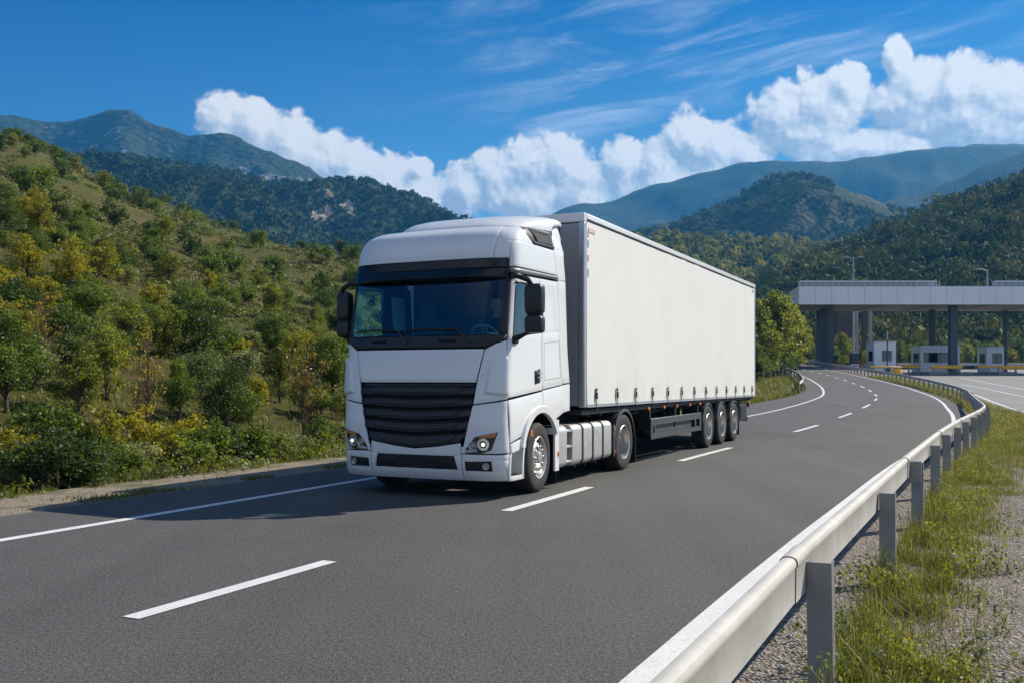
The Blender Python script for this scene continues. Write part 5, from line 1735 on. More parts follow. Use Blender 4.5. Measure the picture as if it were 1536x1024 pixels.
def island(u0, u1, D, name_label, yb=1.0):
    pass
def booth(u0, u1, D, vtop, vwin, label, deep=2.6, wide_canopy=False):
    xa, xb = at(u0, D), at(u1, D); xc = (xa+xb)/2; z = gz(xc, D)
    r = empty('toll_booth', (xc, D, z)); tag(r, label, 'toll booth')
    w_ = (xb-xa)/2; h = zat(vtop, D)-z
    mb = MB(); mb.box(-w_*1.12, w_*1.12, -3.4, deep+3.0, -.3, .22)
    mb.build('kerb_island', M['concrete'], r, bevel=.06)
    wz0, wz1 = zat(vwin[1], D)-z, zat(vwin[0], D)-z
    wx0, wx1 = at(vwin[2], D)-xc, at(vwin[3], D)-xc
    T = .10
    mb = MB()
    # front wall round the window, side walls with openings, back wall, roof
    mb.box(-w_, w_, 0, T, .223, wz0); mb.box(-w_, w_, 0, T, wz1, h); mb.box(-w_, wx0, 0, T, wz0, wz1); mb.box(wx1, w_, 0, T, wz0, wz1)
    for sx in (-1, 1):
        a, b = sorted((sx*w_, sx*(w_-T)))
        mb.box(a, b, T, deep, .223, wz0); mb.box(a, b, T, deep, wz1, h); mb.box(a, b, T, .5, wz0, wz1); mb.box(a, b, deep-.5, deep, wz0, wz1)
    mb.box(-w_, w_, deep, deep+T, .223, wz0); mb.box(-w_, w_, deep, deep+T, wz1, h)
    mb.box(-w_, -w_+.4, deep, deep+T, wz0, wz1); mb.box(w_-.4, w_, deep, deep+T, wz0, wz1)
    mb.box(-w_-.06, w_+.06, -.06, deep+T+.06, h, h+.10)
    mb.build('walls', M['boothwall'], r, bevel=.02)
    mb = MB(); mb.box(wx0, wx1, .03, .06, wz0, wz1)
    for sx in (-1, 1): a, b = sorted((sx*(w_-.03), sx*(w_-.06))); mb.box(a, b, .5, deep-.5, wz0, wz1)
    mb.box(-w_+.4, w_-.4, deep+.03, deep+.06, wz0, wz1)
    win = mb.build('window', M['boothglass'], r, smooth=0)
    mb = MB(); f = .05
    mb.box(wx0-f, wx1+f, -.025, -.002, wz0-f, wz0); mb.box(wx0-f, wx1+f, -.025, -.002, wz1, wz1+f); mb.box(wx0-f, wx0, -.025, -.002, wz0, wz1); mb.box(wx1, wx1+f, -.025, -.002, wz0, wz1)
    mb.box((wx0+wx1)/2-.03, (wx0+wx1)/2+.03, -.02, -.002, wz0, wz1)
    mb.build('window_frame', M['darkgrey'], win)
    mb = MB(); mb.box(-w_*.7, w_*.7, .9, 1.5, .8, .95); mb.box(-.25, .25, 1.7, 2.0, .3, 1.4)
    mb.build('counter', M['interior'], r, bevel=.02)
    return r
booth(1311, 1344, 126, 513, (526, 541, 1323.5, 1337), 'tall white toll booth with a dark square window and a slim pole before it')
booth(1381, 1440, 134, 519, (529, 543, 1386, 1434), 'wide grey toll booth standing between the two dark canopy columns', 3.0)
booth(1480, 1506, 134, 521, (530, 544, 1489, 1502), 'small grey toll booth beside the slim column at the right')

def barrier(u0, u1, D, v, label, th=5.2):
    xa, xb = at(u0, D), at(u1, D); xc = (xa+xb)/2; z = gz(xc, D); zc = zat(v, D)-z
    r = empty('yellow_barrier', (xc, D, z)); tag(r, label, 'barrier')
    hh = th/F_PX*D/2; w_ = (xb-xa)/2
    mb = MB(); mb.box(-w_, w_, -.14, .14, zc-hh, zc+hh)
    mb.build('beam', M['yellow'], r, bevel=.08)
    for k in (-.85, 0, .85):
        mb = MB(); mb.box(k*w_-.10, k*w_+.10, -.08, .08, -.3, zc-hh+.02); mb.build('post', M['concrete'], r, bevel=.02)
barrier(1305, 1350, 121.5, 550, 'thin yellow barrier beam in front of the white booth', 3.0)
barrier(1346, 1380, 133, 549.3, 'yellow barrier beam across the lane between the white and the wide booth', 5)
barrier(1397, 1443, 125, 550, 'yellow barrier beam in front of the wide booth and dark column')
barrier(1466, 1500, 131, 549.8, 'slim yellow barrier beam in front of the small grey booth', 3.2)
barrier(1502, 1545, 127, 550.5, 'thick yellow barrier beam at the right edge beside the slim column', 5.5)

# pole in front of the first booth
x, y, z = xyz(1331, 122.5); r = empty('slim_post', (x, y, z)); tag(r, 'slim grey pole standing in front of the white booth', 'pole')
mb = MB(); mb.tube([(0,0,-.2),(0,0,zat(510,122.5)-z)], .09, 8); mb.box(-.3,.3,-.3,.3,-.2,.9); mb.build('pole', M['column'], r)
mb = MB(); mb.tube([(0,0,zat(510,122.5)-z),(0,0,zat(499,122.5)-z)], [.10,.06], 8); mb.sphere((0,0,zat(499,122.5)-z),.12,8,6); mb.build('lamp_head', M['lampsteel'], r)

# yellow rounded impact drum with a white lid, dark foot
x, y, z = xyz(1345.5, 112); r = empty('crash_cushion', (x, y, z)); tag(r, 'small rounded yellow crash cushion with white lid at the foot of the first toll island', 'crash cushion')
mb = MB(); mb.lathe([(.0,.0),(.46,.0),(.50,.15),(.50,.62),(.42,.84),(.25,.94),(0,.95)], 22, Matrix.Rotation(R_(-90),4,'Y')); mb.build('drum', M['yellow'], r, smooth=50)
mb = MB(); mb.lathe([(.0,.945),(.55,.95),(.55,1.03),(0,1.06)], 22, Matrix.Rotation(R_(-90),4,'Y')); mb.build('lid', M['boothwall'], r)
mb = MB(); mb.box(-.2,.2,-.53,-.42,.0,.26); mb.build('foot_opening', M['black'], r, bevel=.04)

# dark ticket machine with red stripes, left of the white booth
x, y, z = xyz(1280.5, 127); r = empty('ticket_machine', (x, y, z)); tag(r, 'dark ticket machine with a red striped base and rounded grey top', 'ticket machine')
mb = MB(); mb.box(-.48,.48,-.4,.4,.75,2.15); mb.build('cabinet', M['bluegrey_dark'], r, bevel=.08)
mb = MB(); mb.lathe([(.0,2.13),(.46,2.13),(.44,2.35),(.28,2.5),(0,2.54)], 18, Matrix.Rotation(R_(-90),4,'Y')); mb.build('top', M['lampsteel'], r, smooth=50)
mb = MB(); mb.box(-.52,.52,-.44,.44,-.2,.74); mb.build('base', M['markred'], r, bevel=.05)
mb = MB(); mb.box(-.53,.53,-.452,-.442,.62,.74); mb.box(-.53,.53,-.452,-.442,.24,.36); mb.build('stripe', M['boothwall'], r)
# orange and white rail between the ticket machine and the booth
xa, xb = at(1288, 133), at(1309, 133); z = gz(xa, 133); r = empty('orange_railing', (xa, 133, z)); tag(r, 'low orange railing between the ticket machine and the white booth', 'railing')
mb = MB(); mb.box(0, xb-xa, -.08,.08, .85, 1.15); mb.build('rail', M['orange'], r, bevel=.03)
for k in range(5):
    mb = MB(); mb.box((xb-xa)*k/4-.06,(xb-xa)*k/4+.06,-.05,.05,-.2,.85); mb.build('post', M['boothwall'], r)
# crash barrier far behind the plaza
xa, xb = at(1346, 175), at(1700, 175)
r = empty('guardrail', (xa, 175, gz(xa, 175))); tag(r, 'pale crash barrier running across the back of the toll plaza', 'guardrail')
mb = MB(); n = 24
mb.grid([[(( xb-xa)*i/n, dy, gz(xa+(xb-xa)*i/n, 175)-gz(xa, 175)+dz) for dy, dz in ((0,.75),(0,1.2),(.12,1.2),(.12,.75))] for i in range(n+1)])
mb.build('beam', M['galv'], r)
for i in range(18):
    mb = MB(); x = (xb-xa)*i/18; mb.box(x-.08,x+.08,.13,.25,-.4+gz(xa+x,175)-gz(xa,175),1.1+gz(xa+x,175)-gz(xa,175)); mb.build('post', M['galvpost'], r)
# ------------------------------------------------------------------ plants
def leaf_quads(C, N, size, rng, aspect=.55):
    n = len(C)
    N = N/np.maximum(1e-6, np.linalg.norm(N, axis=1))[:, None]
    a = np.cross(N, rng.normal(size=(n, 3))); a /= np.maximum(1e-6, np.linalg.norm(a, axis=1))[:, None]
    b = np.cross(N, a)
    s = size*(.55+.9*rng.random((n, 1)))
    V = np.stack([C-a*s, C+b*s*aspect, C+a*s, C-b*s*aspect], 1)
    return V.reshape(-1, 3)

def make_plant(seed, kind, H, R, n_leaf, leaf, base=.25, shape='round', stems=1, twiggy=False, nclump=60, clump=.16):
    """returns (crown mesh, trunk mesh): limbs run from the stem to every leaf clump"""
    rng = np.random.default_rng(seed); rr = random.Random(seed)
    tb = MB()
    # clump centres inside an uneven envelope
    lob = rng.normal(size=(7, 3)); lob /= np.linalg.norm(lob, axis=1)[:, None]; lobr = .70+.45*rng.random(7)
    cs = []
    while len(cs) < nclump:
        d = rng.normal(size=3); d /= np.linalg.norm(d)
        rad = rng.random()**.45
        k = max(.55, max(lobr[i]*max(0, float(d@lob[i]))**.6 for i in range(7)))
        z = (d[2]*rad*k+1)/2
        if shape == 'cone': w_ = (1-z)**.75*1.25
        elif shape == 'tall': w_ = math.sin(PI*min(1, .12+z*.88))**.7
        elif shape == 'bush': w_ = math.sqrt(max(0, 1-(max(0, z-.25)/.8)**2))
        else: w_ = 1.0
        x, y = d[0]*rad*k*R*w_, d[1]*rad*k*R*w_
        zz = H*(base+(1-base)*z)
        cs.append((x, y, zz))
    cs = np.array(cs)
    # stems
    st_ = []
    for s_ in range(stems):
        a = rr.random()*6.28; sp_ = (.35*R if stems > 1 else .10*R)
        top = Vector((math.cos(a)*sp_, math.sin(a)*sp_, H*(.90 if stems == 1 else .7+.25*rr.random())))
        b0 = Vector((math.cos(a)*.04*stems, math.sin(a)*.04*stems, -.15))
        path = []
        m_ = Vector((rr.uniform(-.12,.12)*R, rr.uniform(-.12,.12)*R, 0))
        for i in range(7):
            t = i/6; path.append(b0.lerp(top, t)+m_*math.sin(PI*t)+Vector((rr.uniform(-1,1), rr.uniform(-1,1), 0))*.02*R)
        r0 = (.011*H if twiggy else .019*H if stems == 1 else .012*H)
        tb.tube(path, [r0*(1-.88*i/6) for i in range(7)], 7)
        st_.append((path, r0))
    for c in cs[:: (1 if twiggy else 2)]:
        path, r0 = st_[rr.randrange(len(st_))]
        c = Vector(c); t = max(.12, min(.92, (c.z/H)-.10-.12*rr.random()))
        i = min(5, int(t*6)); f_ = t*6-i; p = path[i].lerp(path[i+1], f_)
        mid = p.lerp(c, .55)+Vector((0, 0, -.03*H))
        tb.tube([p, mid, c], [r0*(1-.88*t)*.5+.002, r0*.16+.002, .003], 4, caps=False)
        if twiggy:
            for _ in range(4):
                e = c+Vector((rr.gauss(0, 1), rr.gauss(0, 1), rr.gauss(.5, .8)))*.10*R
                tb.tube([mid.lerp(c, .6), e], [.005, .002], 3, caps=False)
    tme = tb.mesh('trunk', 60); tme.materials.append(M['twig'] if twiggy else M['bark'])
    per = np.maximum(3, (n_leaf/nclump*(.5+rng.random(nclump)))).astype(int)
    idx = np.repeat(np.arange(nclump), per)
    rad = clump*R*(.7+.6*rng.random(nclump))
    off = rng.normal(size=(len(idx), 3)); off /= np.linalg.norm(off, axis=1)[:, None]
    off *= (rng.random((len(idx), 1))**.40)*rad[idx][:, None]*1.5
    off[:, 2] *= .8
    C = cs[idx]+off
    C[:, 2] = np.maximum(C[:, 2], .03)
    N = rng.normal(size=C.shape)*.8+np.array([0, 0, .45])+off/np.maximum(.001, rad[idx][:, None])*.35
    V = leaf_quads(C, N, leaf, rng)
    tone = np.clip(.45+(rng.normal(size=nclump)*.14)[idx]+rng.normal(size=len(idx))*.13, 0, 1)
    fme = np_mesh('crown', V, np.arange(len(V)).reshape(-1, 4), np.repeat(tone, 4))
    fme.materials.append(LEAF[kind])
    return fme, tme

PROTO = {}
def protos(key, n, **kw):
    PROTO[key] = [make_plant(hash_(key)+i*17, **kw) for i in range(n)]
def hash_(s): return sum(ord(c)*(i+3) for i, c in enumerate(s))
protos('green tree',   3, kind='green',  H=4.2, R=1.55, n_leaf=6500, leaf=.060, base=.14, shape='tall', nclump=85, clump=.17)
protos('dark tree',    3, kind='dark',   H=4.0, R=1.65, n_leaf=7000, leaf=.060, base=.08, shape='round', nclump=80, clump=.19)
protos('olive tree',   3, kind='olive',  H=4.2, R=1.45, n_leaf=5200, leaf=.060, base=.12, shape='tall', nclump=80, clump=.16)
protos('yellow tree',  3, kind='yellow', H=4.4, R=1.45, n_leaf=4600, leaf=.060, base=.14, shape='tall', nclump=80, clump=.15)
protos('sage tree',    2, kind='sage',   H=3.6, R=1.40, n_leaf=5600, leaf=.055, base=.12, shape='round', nclump=70, clump=.19)
protos('bare tree',    2, kind='autumn', H=4.6, R=1.00, n_leaf=620,  leaf=.050, base=.22, shape='tall', nclump=60, clump=.13, twiggy=True)
protos('green shrub',  3, kind='green',  H=1.15, R=.75, n_leaf=4200, leaf=.036, base=.05, shape='bush', stems=6, nclump=60, clump=.19)
protos('dark shrub',   2, kind='dark',   H=1.20, R=.85, n_leaf=5200, leaf=.034, base=.04, shape='bush', stems=6, nclump=70, clump=.19)
protos('sage shrub',   2, kind='sage',   H=1.00, R=.70, n_leaf=3600, leaf=.034, base=.05, shape='bush', stems=7, nclump=60, clump=.18)
protos('yellow shrub', 2, kind='yellow', H=1.05, R=.65, n_leaf=2400, leaf=.036, base=.06, shape='bush', stems=6, nclump=55, clump=.16)
protos('tall tree',    2, kind='olive',  H=11.5, R=3.6, n_leaf=7500, leaf=.17, base=.10, shape='tall', nclump=110, clump=.15)
protos('hill tree',    3, kind='green',  H=4.2, R=1.9, n_leaf=1500, leaf=.15, base=.06, shape='round', nclump=46, clump=.22)
protos('hill dark tree', 3, kind='dark', H=4.2, R=1.9, n_leaf=1500, leaf=.15, base=.04, shape='round', nclump=46, clump=.22)
protos('hill olive tree', 2, kind='olive', H=4.0, R=1.7, n_leaf=1300, leaf=.14, base=.05, shape='tall', nclump=42, clump=.20)
protos('hill conifer', 2, kind='dark', H=5.0, R=1.15, n_leaf=1300, leaf=.14, base=.05, shape='cone', nclump=46, clump=.20)

PL_LIST = []   # (key, object, u, depth)
prng = random.Random(21)
def plant(key, x, y, z, sc_, cat, ptype=None):
    f_, t_ = PROTO[key][prng.randrange(len(PROTO[key]))]
    nm = {'tree': 'tree', 'shrub': 'shrub', 'conifer': 'conifer'}[cat]
    r = empty(nm, (x, y, z-(.03 if cat == 'shrub' else .30*sc_))); r.rotation_euler = (prng.uniform(-.05,.05), prng.uniform(-.05,.05), prng.random()*6.283)
    r.scale = (sc_*prng.uniform(.88,1.12), sc_*prng.uniform(.88,1.12), sc_*prng.uniform(.9,1.1))
    c = link_mesh('crown' if cat != 'shrub' else 'foliage', f_, None, r)
    link_mesh('trunk' if cat != 'shrub' else 'stems', t_, None, r)
    PL_LIST.append((key, r, 768+F_PX*x/y, y, cat))
    return r
def ground_at(x, y):
    z = hill_z(x, y)
    return z if z is not None else gz(x, y)-.05
# fixed plants that the photograph singles out: (pixel column, depth, kind, scale)
FIX = [
 (75, 13.9, 'dark shrub', 1.05), (128, 14.3, 'dark shrub', .95), (20, 13.6, 'sage shrub', .6), (30, 14.9, 'yellow shrub', 1.05), (172, 15.2, 'green shrub', .8),
 (205, 15.9, 'sage shrub', .85), (238, 16.4, 'yellow shrub', .95), (268, 16.6, 'green shrub', .85), (300, 17.0, 'sage shrub', .8), (322, 17.6, 'green shrub', 1.0),
 (352, 18.0, 'dark shrub', .85), (384, 18.3, 'green shrub', .95), (415, 18.9, 'sage shrub', .9), (442, 19.6, 'sage shrub', .75), (285, 18.0, 'yellow shrub', 1.0), (215, 17.4, 'yellow shrub', 1.1),
 (150, 16.6, 'yellow shrub', 1.2), (100, 16.0, 'green shrub', 1.1), (50, 16.3, 'green shrub', 1.15), (480, 21.5, 'green shrub', .8), (505, 22.5, 'sage shrub', .9),
 (214, 18.6, 'bare tree', .86), (455, 22.0, 'bare tree', .92), (62, 21.5, 'bare tree', .6), (545, 27, 'bare tree', .8),
 (8, 18.5, 'green tree', .92), (118, 19.6, 'olive tree', .74), (165, 21.6, 'olive tree', .80), (270, 21.6, 'green tree', .62), (345, 22.5, 'dark tree', .78), (300, 24.5, 'sage tree', 1.0),
 (385, 25.5, 'yellow tree', .80), (420, 27, 'olive tree', .84), (470, 26, 'green tree', .86), (500, 29, 'green tree', .95), (520, 25.5, 'olive tree', .7),
 (100, 26.5, 'green tree', 1.05), (130, 29, 'green tree', .95), (70, 30, 'yellow tree', 1.22), (40, 33, 'yellow tree', 1.1), (105, 34, 'yellow tree', 1.2), (18, 27, 'dark tree', 1.0),
 (190, 27, 'olive tree', 1.0), (215, 31, 'dark tree', 1.1), (250, 29, 'olive tree', 1.0), (295, 30, 'dark tree', 1.15), (325, 32, 'green tree', 1.1), (275, 34, 'green tree', 1.1), (360, 33, 'yellow tree', .95),
 (410, 35, 'green tree', 1.0), (445, 33, 'olive tree', 1.0), (485, 36, 'dark tree', 1.1), (525, 34, 'green tree', 1.1), (560, 36, 'dark tree', 1.1), (150, 38, 'yellow tree', 1.15), (60, 42, 'yellow tree', 1.25),
]
y_ok = lambda D: D < 23 or D > 60
for i_, (u, D, key, s_) in enumerate(FIX):
    if 'tree' in key and 23.5 < D < 60 and i_ % 5 in (1, 3): key = {'green tree': 'green shrub', 'dark tree': 'dark shrub', 'olive tree': 'yellow shrub', 'yellow tree': 'yellow shrub', 'sage tree': 'sage shrub', 'bare tree': 'sage shrub'}[key]
    if 'tree' in key: s_ *= (.60 if y_ok(D) else .52) if 'bare' not in key else .74
    if 'shrub' in key and D < 23: D *= 1.035; s_ *= .86
    x = at(u, D); plant(key, x, D, ground_at(x, D), s_, 'shrub' if 'shrub' in key else 'tree')
# more trees over the lower slope
cnt = 0; tries = 0
used = [(r.location.x, r.location.y) for _, r, *_ in PL_LIST]
def free(x, y, md): return all((x-a)**2+(y-b)**2 > md*md for a, b in used)
while cnt < 22 and tries < 9000:
    tries += 1
    D = 24+34*prng.random()**1.1; u = prng.uniform(-25, 640); x = at(u, D)
    d0, dc = hill_d(x/D)
    if D < d0+4.5 or not free(x, D, 2.6): continue
    if mnoise.noise(Vector((x*.09, D*.09, 6.0))) < -.12: continue
    yel = mnoise.noise(Vector((x*.06, D*.06, 11.0)))
    key = prng.choice(['yellow tree', 'olive tree', 'olive tree', 'green tree'] if yel > .15 else ['green tree', 'dark tree', 'dark tree', 'olive tree', 'sage tree', 'green tree'])
    plant(key, x, D, ground_at(x, D), prng.uniform(.32, .54), 'tree'); used.append((x, D)); cnt += 1
cnt = 0; tries = 0
while cnt < 60 and tries < 9000:
    tries += 1
    D = 19+36*prng.random(); u = prng.uniform(-15, 620); x = at(u, D)
    d0, dc = hill_d(x/D)
    if D < d0+3 or not free(x, D, 1.3): continue
    plant(prng.choice(['green shrub', 'sage shrub', 'green shrub', 'yellow shrub', 'dark shrub']), x, D, ground_at(x, D), prng.uniform(.7, 1.25), 'shrub'); used.append((x, D)); cnt += 1
cnt = 0; tries = 0
while cnt < 225 and tries < 20000:
    tries += 1
    D = 50+230*prng.random()**1.25; u = prng.uniform(-15, 640); x = at(u, D)
    d0, dc = hill_d(x/D)
    if D > dc*1.03 or D < d0+6 or not free(x, D, 2.6): continue
    if mnoise.noise(Vector((x*.035, D*.035, 16.0))) < -.10 and D < dc*.93: continue
    key = prng.choice(['hill tree', 'hill dark tree', 'hill dark tree', 'hill olive tree', 'hill tree'])
    cat = 'tree'
    if D > dc*.80 and prng.random() < .30: key, cat = 'hill conifer', 'conifer'
    plant(key, x, D, ground_at(x, D), prng.uniform(.40, .82)*(.66+D/480), cat); used.append((x, D)); cnt += 1
# trees by the road behind the trailer and round the plaza
for u, D, key, s_ in [(1160, 96, 'tall tree', .86), (1178, 104, 'tall tree', .78), (1136, 88, 'tall tree', .70), (1194, 118, 'tall tree', .66), (1126, 92, 'tall tree', .66), (1100, 88, 'tall tree', .72),
                       (1142, 96, 'green tree', 1.2), (1152, 92, 'olive tree', 1.3), (1168, 98, 'dark tree', 1.3), (1184, 108, 'olive tree', 1.2), (1190, 122, 'dark tree', 1.1), (1208, 150, 'dark tree', 1.1), (1134, 84, 'green tree', 1.0)]:
    x = at(u, D); z = hill_z(x, D); plant(key, x, D, max(gz(x, D)-.05, z if z is not None else -9), s_, 'tree')
for u, D, key, s_ in [(1262, 158, 'olive tree', 1.55), (1252, 152, 'green tree', 1.0), (1274, 162, 'olive tree', 1.35), (1302, 164, 'yellow tree', 1.0), (1293, 166, 'olive tree', .9), (1240, 168, 'dark tree', 1.6),
                       (1365, 182, 'olive tree', 1.3), (1385, 186, 'green tree', 1.5), (1350, 190, 'green tree', 1.4), (1452, 184, 'olive tree', 1.35), (1462, 190, 'green tree', 1.5), (1475, 186, 'dark tree', 1.5), (1518, 182, 'yellow tree', 1.0), (1530, 186, 'dark tree', 1.7), (1412, 192, 'dark tree', 1.6), (1438, 192, 'green tree', 1.6), (1330, 186, 'green tree', 1.3), (1316, 180, 'dark tree', 1.2), (1550, 182, 'olive tree', 1.2), (1498, 190, 'olive tree', 1.5)]:
    x = at(u, D); plant(key, x, D, gz(x, D)-.05, s_, 'tree')

# ---- names one can point with
NICE = {'green tree': 'bushy mid-green tree', 'dark tree': 'dense dark-green tree', 'olive tree': 'loose olive-green tree', 'yellow tree': 'yellowing leafy tree', 'sage tree': 'grey-green bushy tree',
        'bare tree': 'half-bare rusty-leaved young tree', 'green shrub': 'bright green shrub', 'dark shrub': 'rounded dark-green shrub', 'sage shrub': 'pale grey-green shrub', 'yellow shrub': 'yellow-green shrub',
        'tall tree': 'tall yellow-green tree', 'hill tree': 'mid-green rounded tree', 'hill dark tree': 'dark rounded tree', 'hill olive tree': 'olive rounded tree', 'hill conifer': 'small dark conifer'}
ORD = ['leftmost'] + [w+' from left' for w in 'second third fourth fifth sixth seventh eighth ninth tenth eleventh twelfth thirteenth fourteenth fifteenth sixteenth seventeenth eighteenth nineteenth twentieth twenty-first twenty-second twenty-third twenty-fourth'.split()]
def place_words(u, y, cat):
    if u > 1060:
        return 'beside the road behind the trailer' if u < 1235 else 'behind the toll plaza'
    if cat == 'shrub' and y < 24 and u < 530: return 'along the left roadside'
    where = 'low on the slope' if y < 32 else 'on the lower slope' if y < 48 else 'midway up the slope' if y < 85 else 'high on the slope' if y < 135 else 'below the ridge' if y < 200 else 'along the ridge'
    side = 'at far left' if u < 130 else 'towards the left' if u < 260 else 'left of centre' if u < 400 else 'beside the lorry' if u < 520 else 'behind the cab'
    return where+' '+side
buckets = {}
for key, r, u, y, cat in PL_LIST:
    buckets.setdefault((NICE[key]+' '+place_words(u, y, cat)), []).append((u, r, cat, y))
for lab, L in buckets.items():
    L.sort(key=lambda q: q[0])
    for i, (u, r, cat, y) in enumerate(L):
        if len(L) == 1: t = lab
        else:
            wd = lab.split(' ')
            t = (ORD[i] if i < len(ORD) else 'far right') + (' of the ' if True else '') + lab.replace(' tree ', ' trees ', 1).replace(' shrub ', ' shrubs ', 1).replace(' conifer ', ' conifers ', 1)
        ww = t.split(' ')
        t = ' '.join(ww[:16])
        tag(r, t, cat, {'tree': 'trees on the hillside and by the road', 'shrub': 'shrubs along the roadside', 'conifer': 'conifers on the hillside ridge'}[cat])

# ---- scrub covering the hillside (nobody could count it)
def scatter_clumps(n, fn, size, quads, leaf, seed, squash=.6):
    rng = np.random.default_rng(seed); VV = []; TT = []
    pr = [crown_proto(rng, quads, leaf) for _ in range(6)]
    k = 0; tries = 0
    while k < n and tries < n*12:
        tries += 1
        q = fn(rng)
        if q is None: continue
        x, y, z, sc_ = q
        t = rng.random()*6.283; c, s_ = math.cos(t), math.sin(t); p = pr[rng.integers(6)]*sc_*size*(.6+.8*rng.random())
        V = np.stack([p[:, 0]*c-p[:, 1]*s_+x, p[:, 0]*s_+p[:, 1]*c+y, p[:, 2]*squash+z+.18*sc_*size], 1)
        VV.append(V); TT.append(np.full(len(V), np.clip(.45+rng.normal()*.2, 0, 1))+np.repeat(rng.normal(size=len(V)//4)*.12, 4)); k += 1
    V = np.concatenate(VV); T = np.concatenate(TT)
    return np_mesh('scrub', V, np.arange(len(V)).reshape(-1, 4), T)
def f_hill(rng):
    D = 15+270*rng.random()**1.5; u = rng.uniform(-90, 700); x = at(u, D)
    d0, dc = hill_d(x/D)
    if D > dc*1.02 or D < d0+2.0: return None
    m_ = mnoise.noise(Vector((x*.07, D*.07, 30)))
    if m_ < -.18: return None
    return x, D, ground_at(x, D), .5+D/130*(.8+.5*m_)
me = scatter_clumps(4200, f_hill, .46, 100, .16, 77)
o = link_mesh('scrub', me, LEAF['scrub']); tag(o, 'low brown-green scrub covering the hillside between the trees', 'scrub', kind='stuff')

# ---- grass
def blades(n, fn, seed, hmin, hmax, wid):
    rng = np.random.default_rng(seed); P0 = []; Hs = []; tries = 0
    while len(P0) < n and tries < n*10:
        tries += 1
        q = fn(rng)
        if q is None: continue
        P0.append(q[:3]); Hs.append(q[3])
    P0 = np.array(P0); n = len(P0)
    h = np.array(Hs)*(hmin+(hmax-hmin)*rng.random(n))
    a = rng.random(n)*6.283; d = np.stack([np.cos(a), np.sin(a), np.zeros(n)], 1)
    q = np.stack([-np.sin(a), np.cos(a), np.zeros(n)], 1)
    lean = (.15+.55*rng.random(n))[:, None]
    w_ = (wid*(.6+.8*rng.random(n)))[:, None]
    up = np.array([0, 0, 1.0])
    B = P0; Mid = P0+up*h[:, None]*.55+d*h[:, None]*lean*.25; T = P0+up*h[:, None]*(1-.25*lean)+d*h[:, None]*lean
    V = np.stack([B-q*w_, B+q*w_, Mid+q*w_*.75, Mid-q*w_*.75, T+q*w_*.1, T-q*w_*.1], 1).reshape(-1, 3)
    i = np.arange(n)[:, None]*6
    Q = np.concatenate([i+np.array([0, 1, 2, 3]), i+np.array([3, 2, 4, 5])], 0)
    tone = np.repeat(np.clip(.42+rng.normal(size=n)*.2, 0, 1), 6)
    return np_mesh('grass', V, Q, tone)
def cell(x, y, f_, s_): return mnoise.noise(Vector((x*f_, y*f_, s_)))
def f_verge(rng):
    # tufts along the barrier posts and beyond, thinning into the gravel
    s = 1.2+50*rng.random()**1.8
    o_ = GR_OFF(s)+.05+abs(rng.normal())*lin([0, 8, 14, 24, 34, 60], [.27, .34, .48, 1.1, 2.2, 2.6], s)
    p, d = cl(s, o_)
    x, y = p.x, p.y
    if x > plz_left(y)-.15: return None
    dens_ = mnoise.noise(Vector((x*1.3, y*1.3, 5)))+.55*mnoise.noise(Vector((x*3.7, y*3.7, 8)))
    thr = lin([0, 10, 20, 40], [.02, -.04, -.25, -.6], s)+lin([0, .5, 1.2], [-.12, .0, .20], o_-GR_OFF(s))*(1 if s < 16 else .5)
    if dens_ < thr+rng.normal()*.16: return None
    return x, y, gz(x, y)-.02, .55+max(0, dens_)*1.1
me = blades(80000, f_verge, 3, .035, .165, .0030)
o = link_mesh('grass', me, LEAF['grass']); tag(o, 'green grass tufts growing along the posts of the right barrier', 'grass', kind='stuff')
def f_weed(rng):
    q = f_verge(rng)
    if q is None or q[3] < .78: return None
    return q[0], q[1], q[2], .8+.7*rng.random()
def f_tall(rng):
    q = f_verge(rng)
    if q is None or rng.random() < .5: return None
    return q[0], q[1], q[2], .7+.9*rng.random()
me = blades(7000, f_tall, 23, .16, .36, .0026)
o = link_mesh('grass', me, LEAF['grass']); tag(o, 'tall thin dry stalks among the grass beside the right barrier', 'grass', kind='stuff')
me = scatter_clumps(160, f_weed, .15, 240, .05, 29, 1.4)
o = link_mesh('weeds', me, LEAF['sage']); tag(o, 'pale grey-green weeds among the grass beside the right barrier', 'weeds', kind='stuff')
me = scatter_clumps(300, f_weed, .135, 260, .055, 12, 1.15)
o = link_mesh('weeds', me, LEAF['olive']); tag(o, 'leafy weeds clumped among the grass beside the right barrier', 'weeds', kind='stuff')
def f_bank(rng):
    s = -1+48*rng.random()
    o_ = LE(s)-lin([-20, 8, 16, 47], [1.9, 1.75, 1.65, 1.8], s)+.25-abs(rng.normal())*1.5
    p, d = cl(s, o_); x, y = p.x, p.y
    if y < 8: return None
    if mnoise.noise(Vector((x*1.1, y*1.1, 15))) < -.35: return None
    return x, y, ground_at(x, y)-.01, .6+1.5*max(0, mnoise.noise(Vector((x*2.3, y*2.3, 55)))+.1)
me = blades(46000, f_bank, 8, .04, .17, .0055)
o = link_mesh('grass', me, LEAF['grass']); tag(o, 'long grass along the foot of the left hillside', 'grass', kind='stuff')
def f_bankweed(rng):
    q = f_bank(rng)
    if q is None or rng.random() < .3: return None
    return q[0], q[1], q[2], .5+1.2*rng.random()**2
for kd, sd_, tx in (('olive', 61, 'low leafy weeds among the grass at the foot of the left hillside'), ('sage', 62, 'pale dry weeds among the grass at the foot of the left hillside')):
    me = scatter_clumps(300, f_bankweed, .24, 240, .075, sd_, .9)
    o = link_mesh('weeds', me, LEAF[kd]); tag(o, tx, 'weeds', kind='stuff')
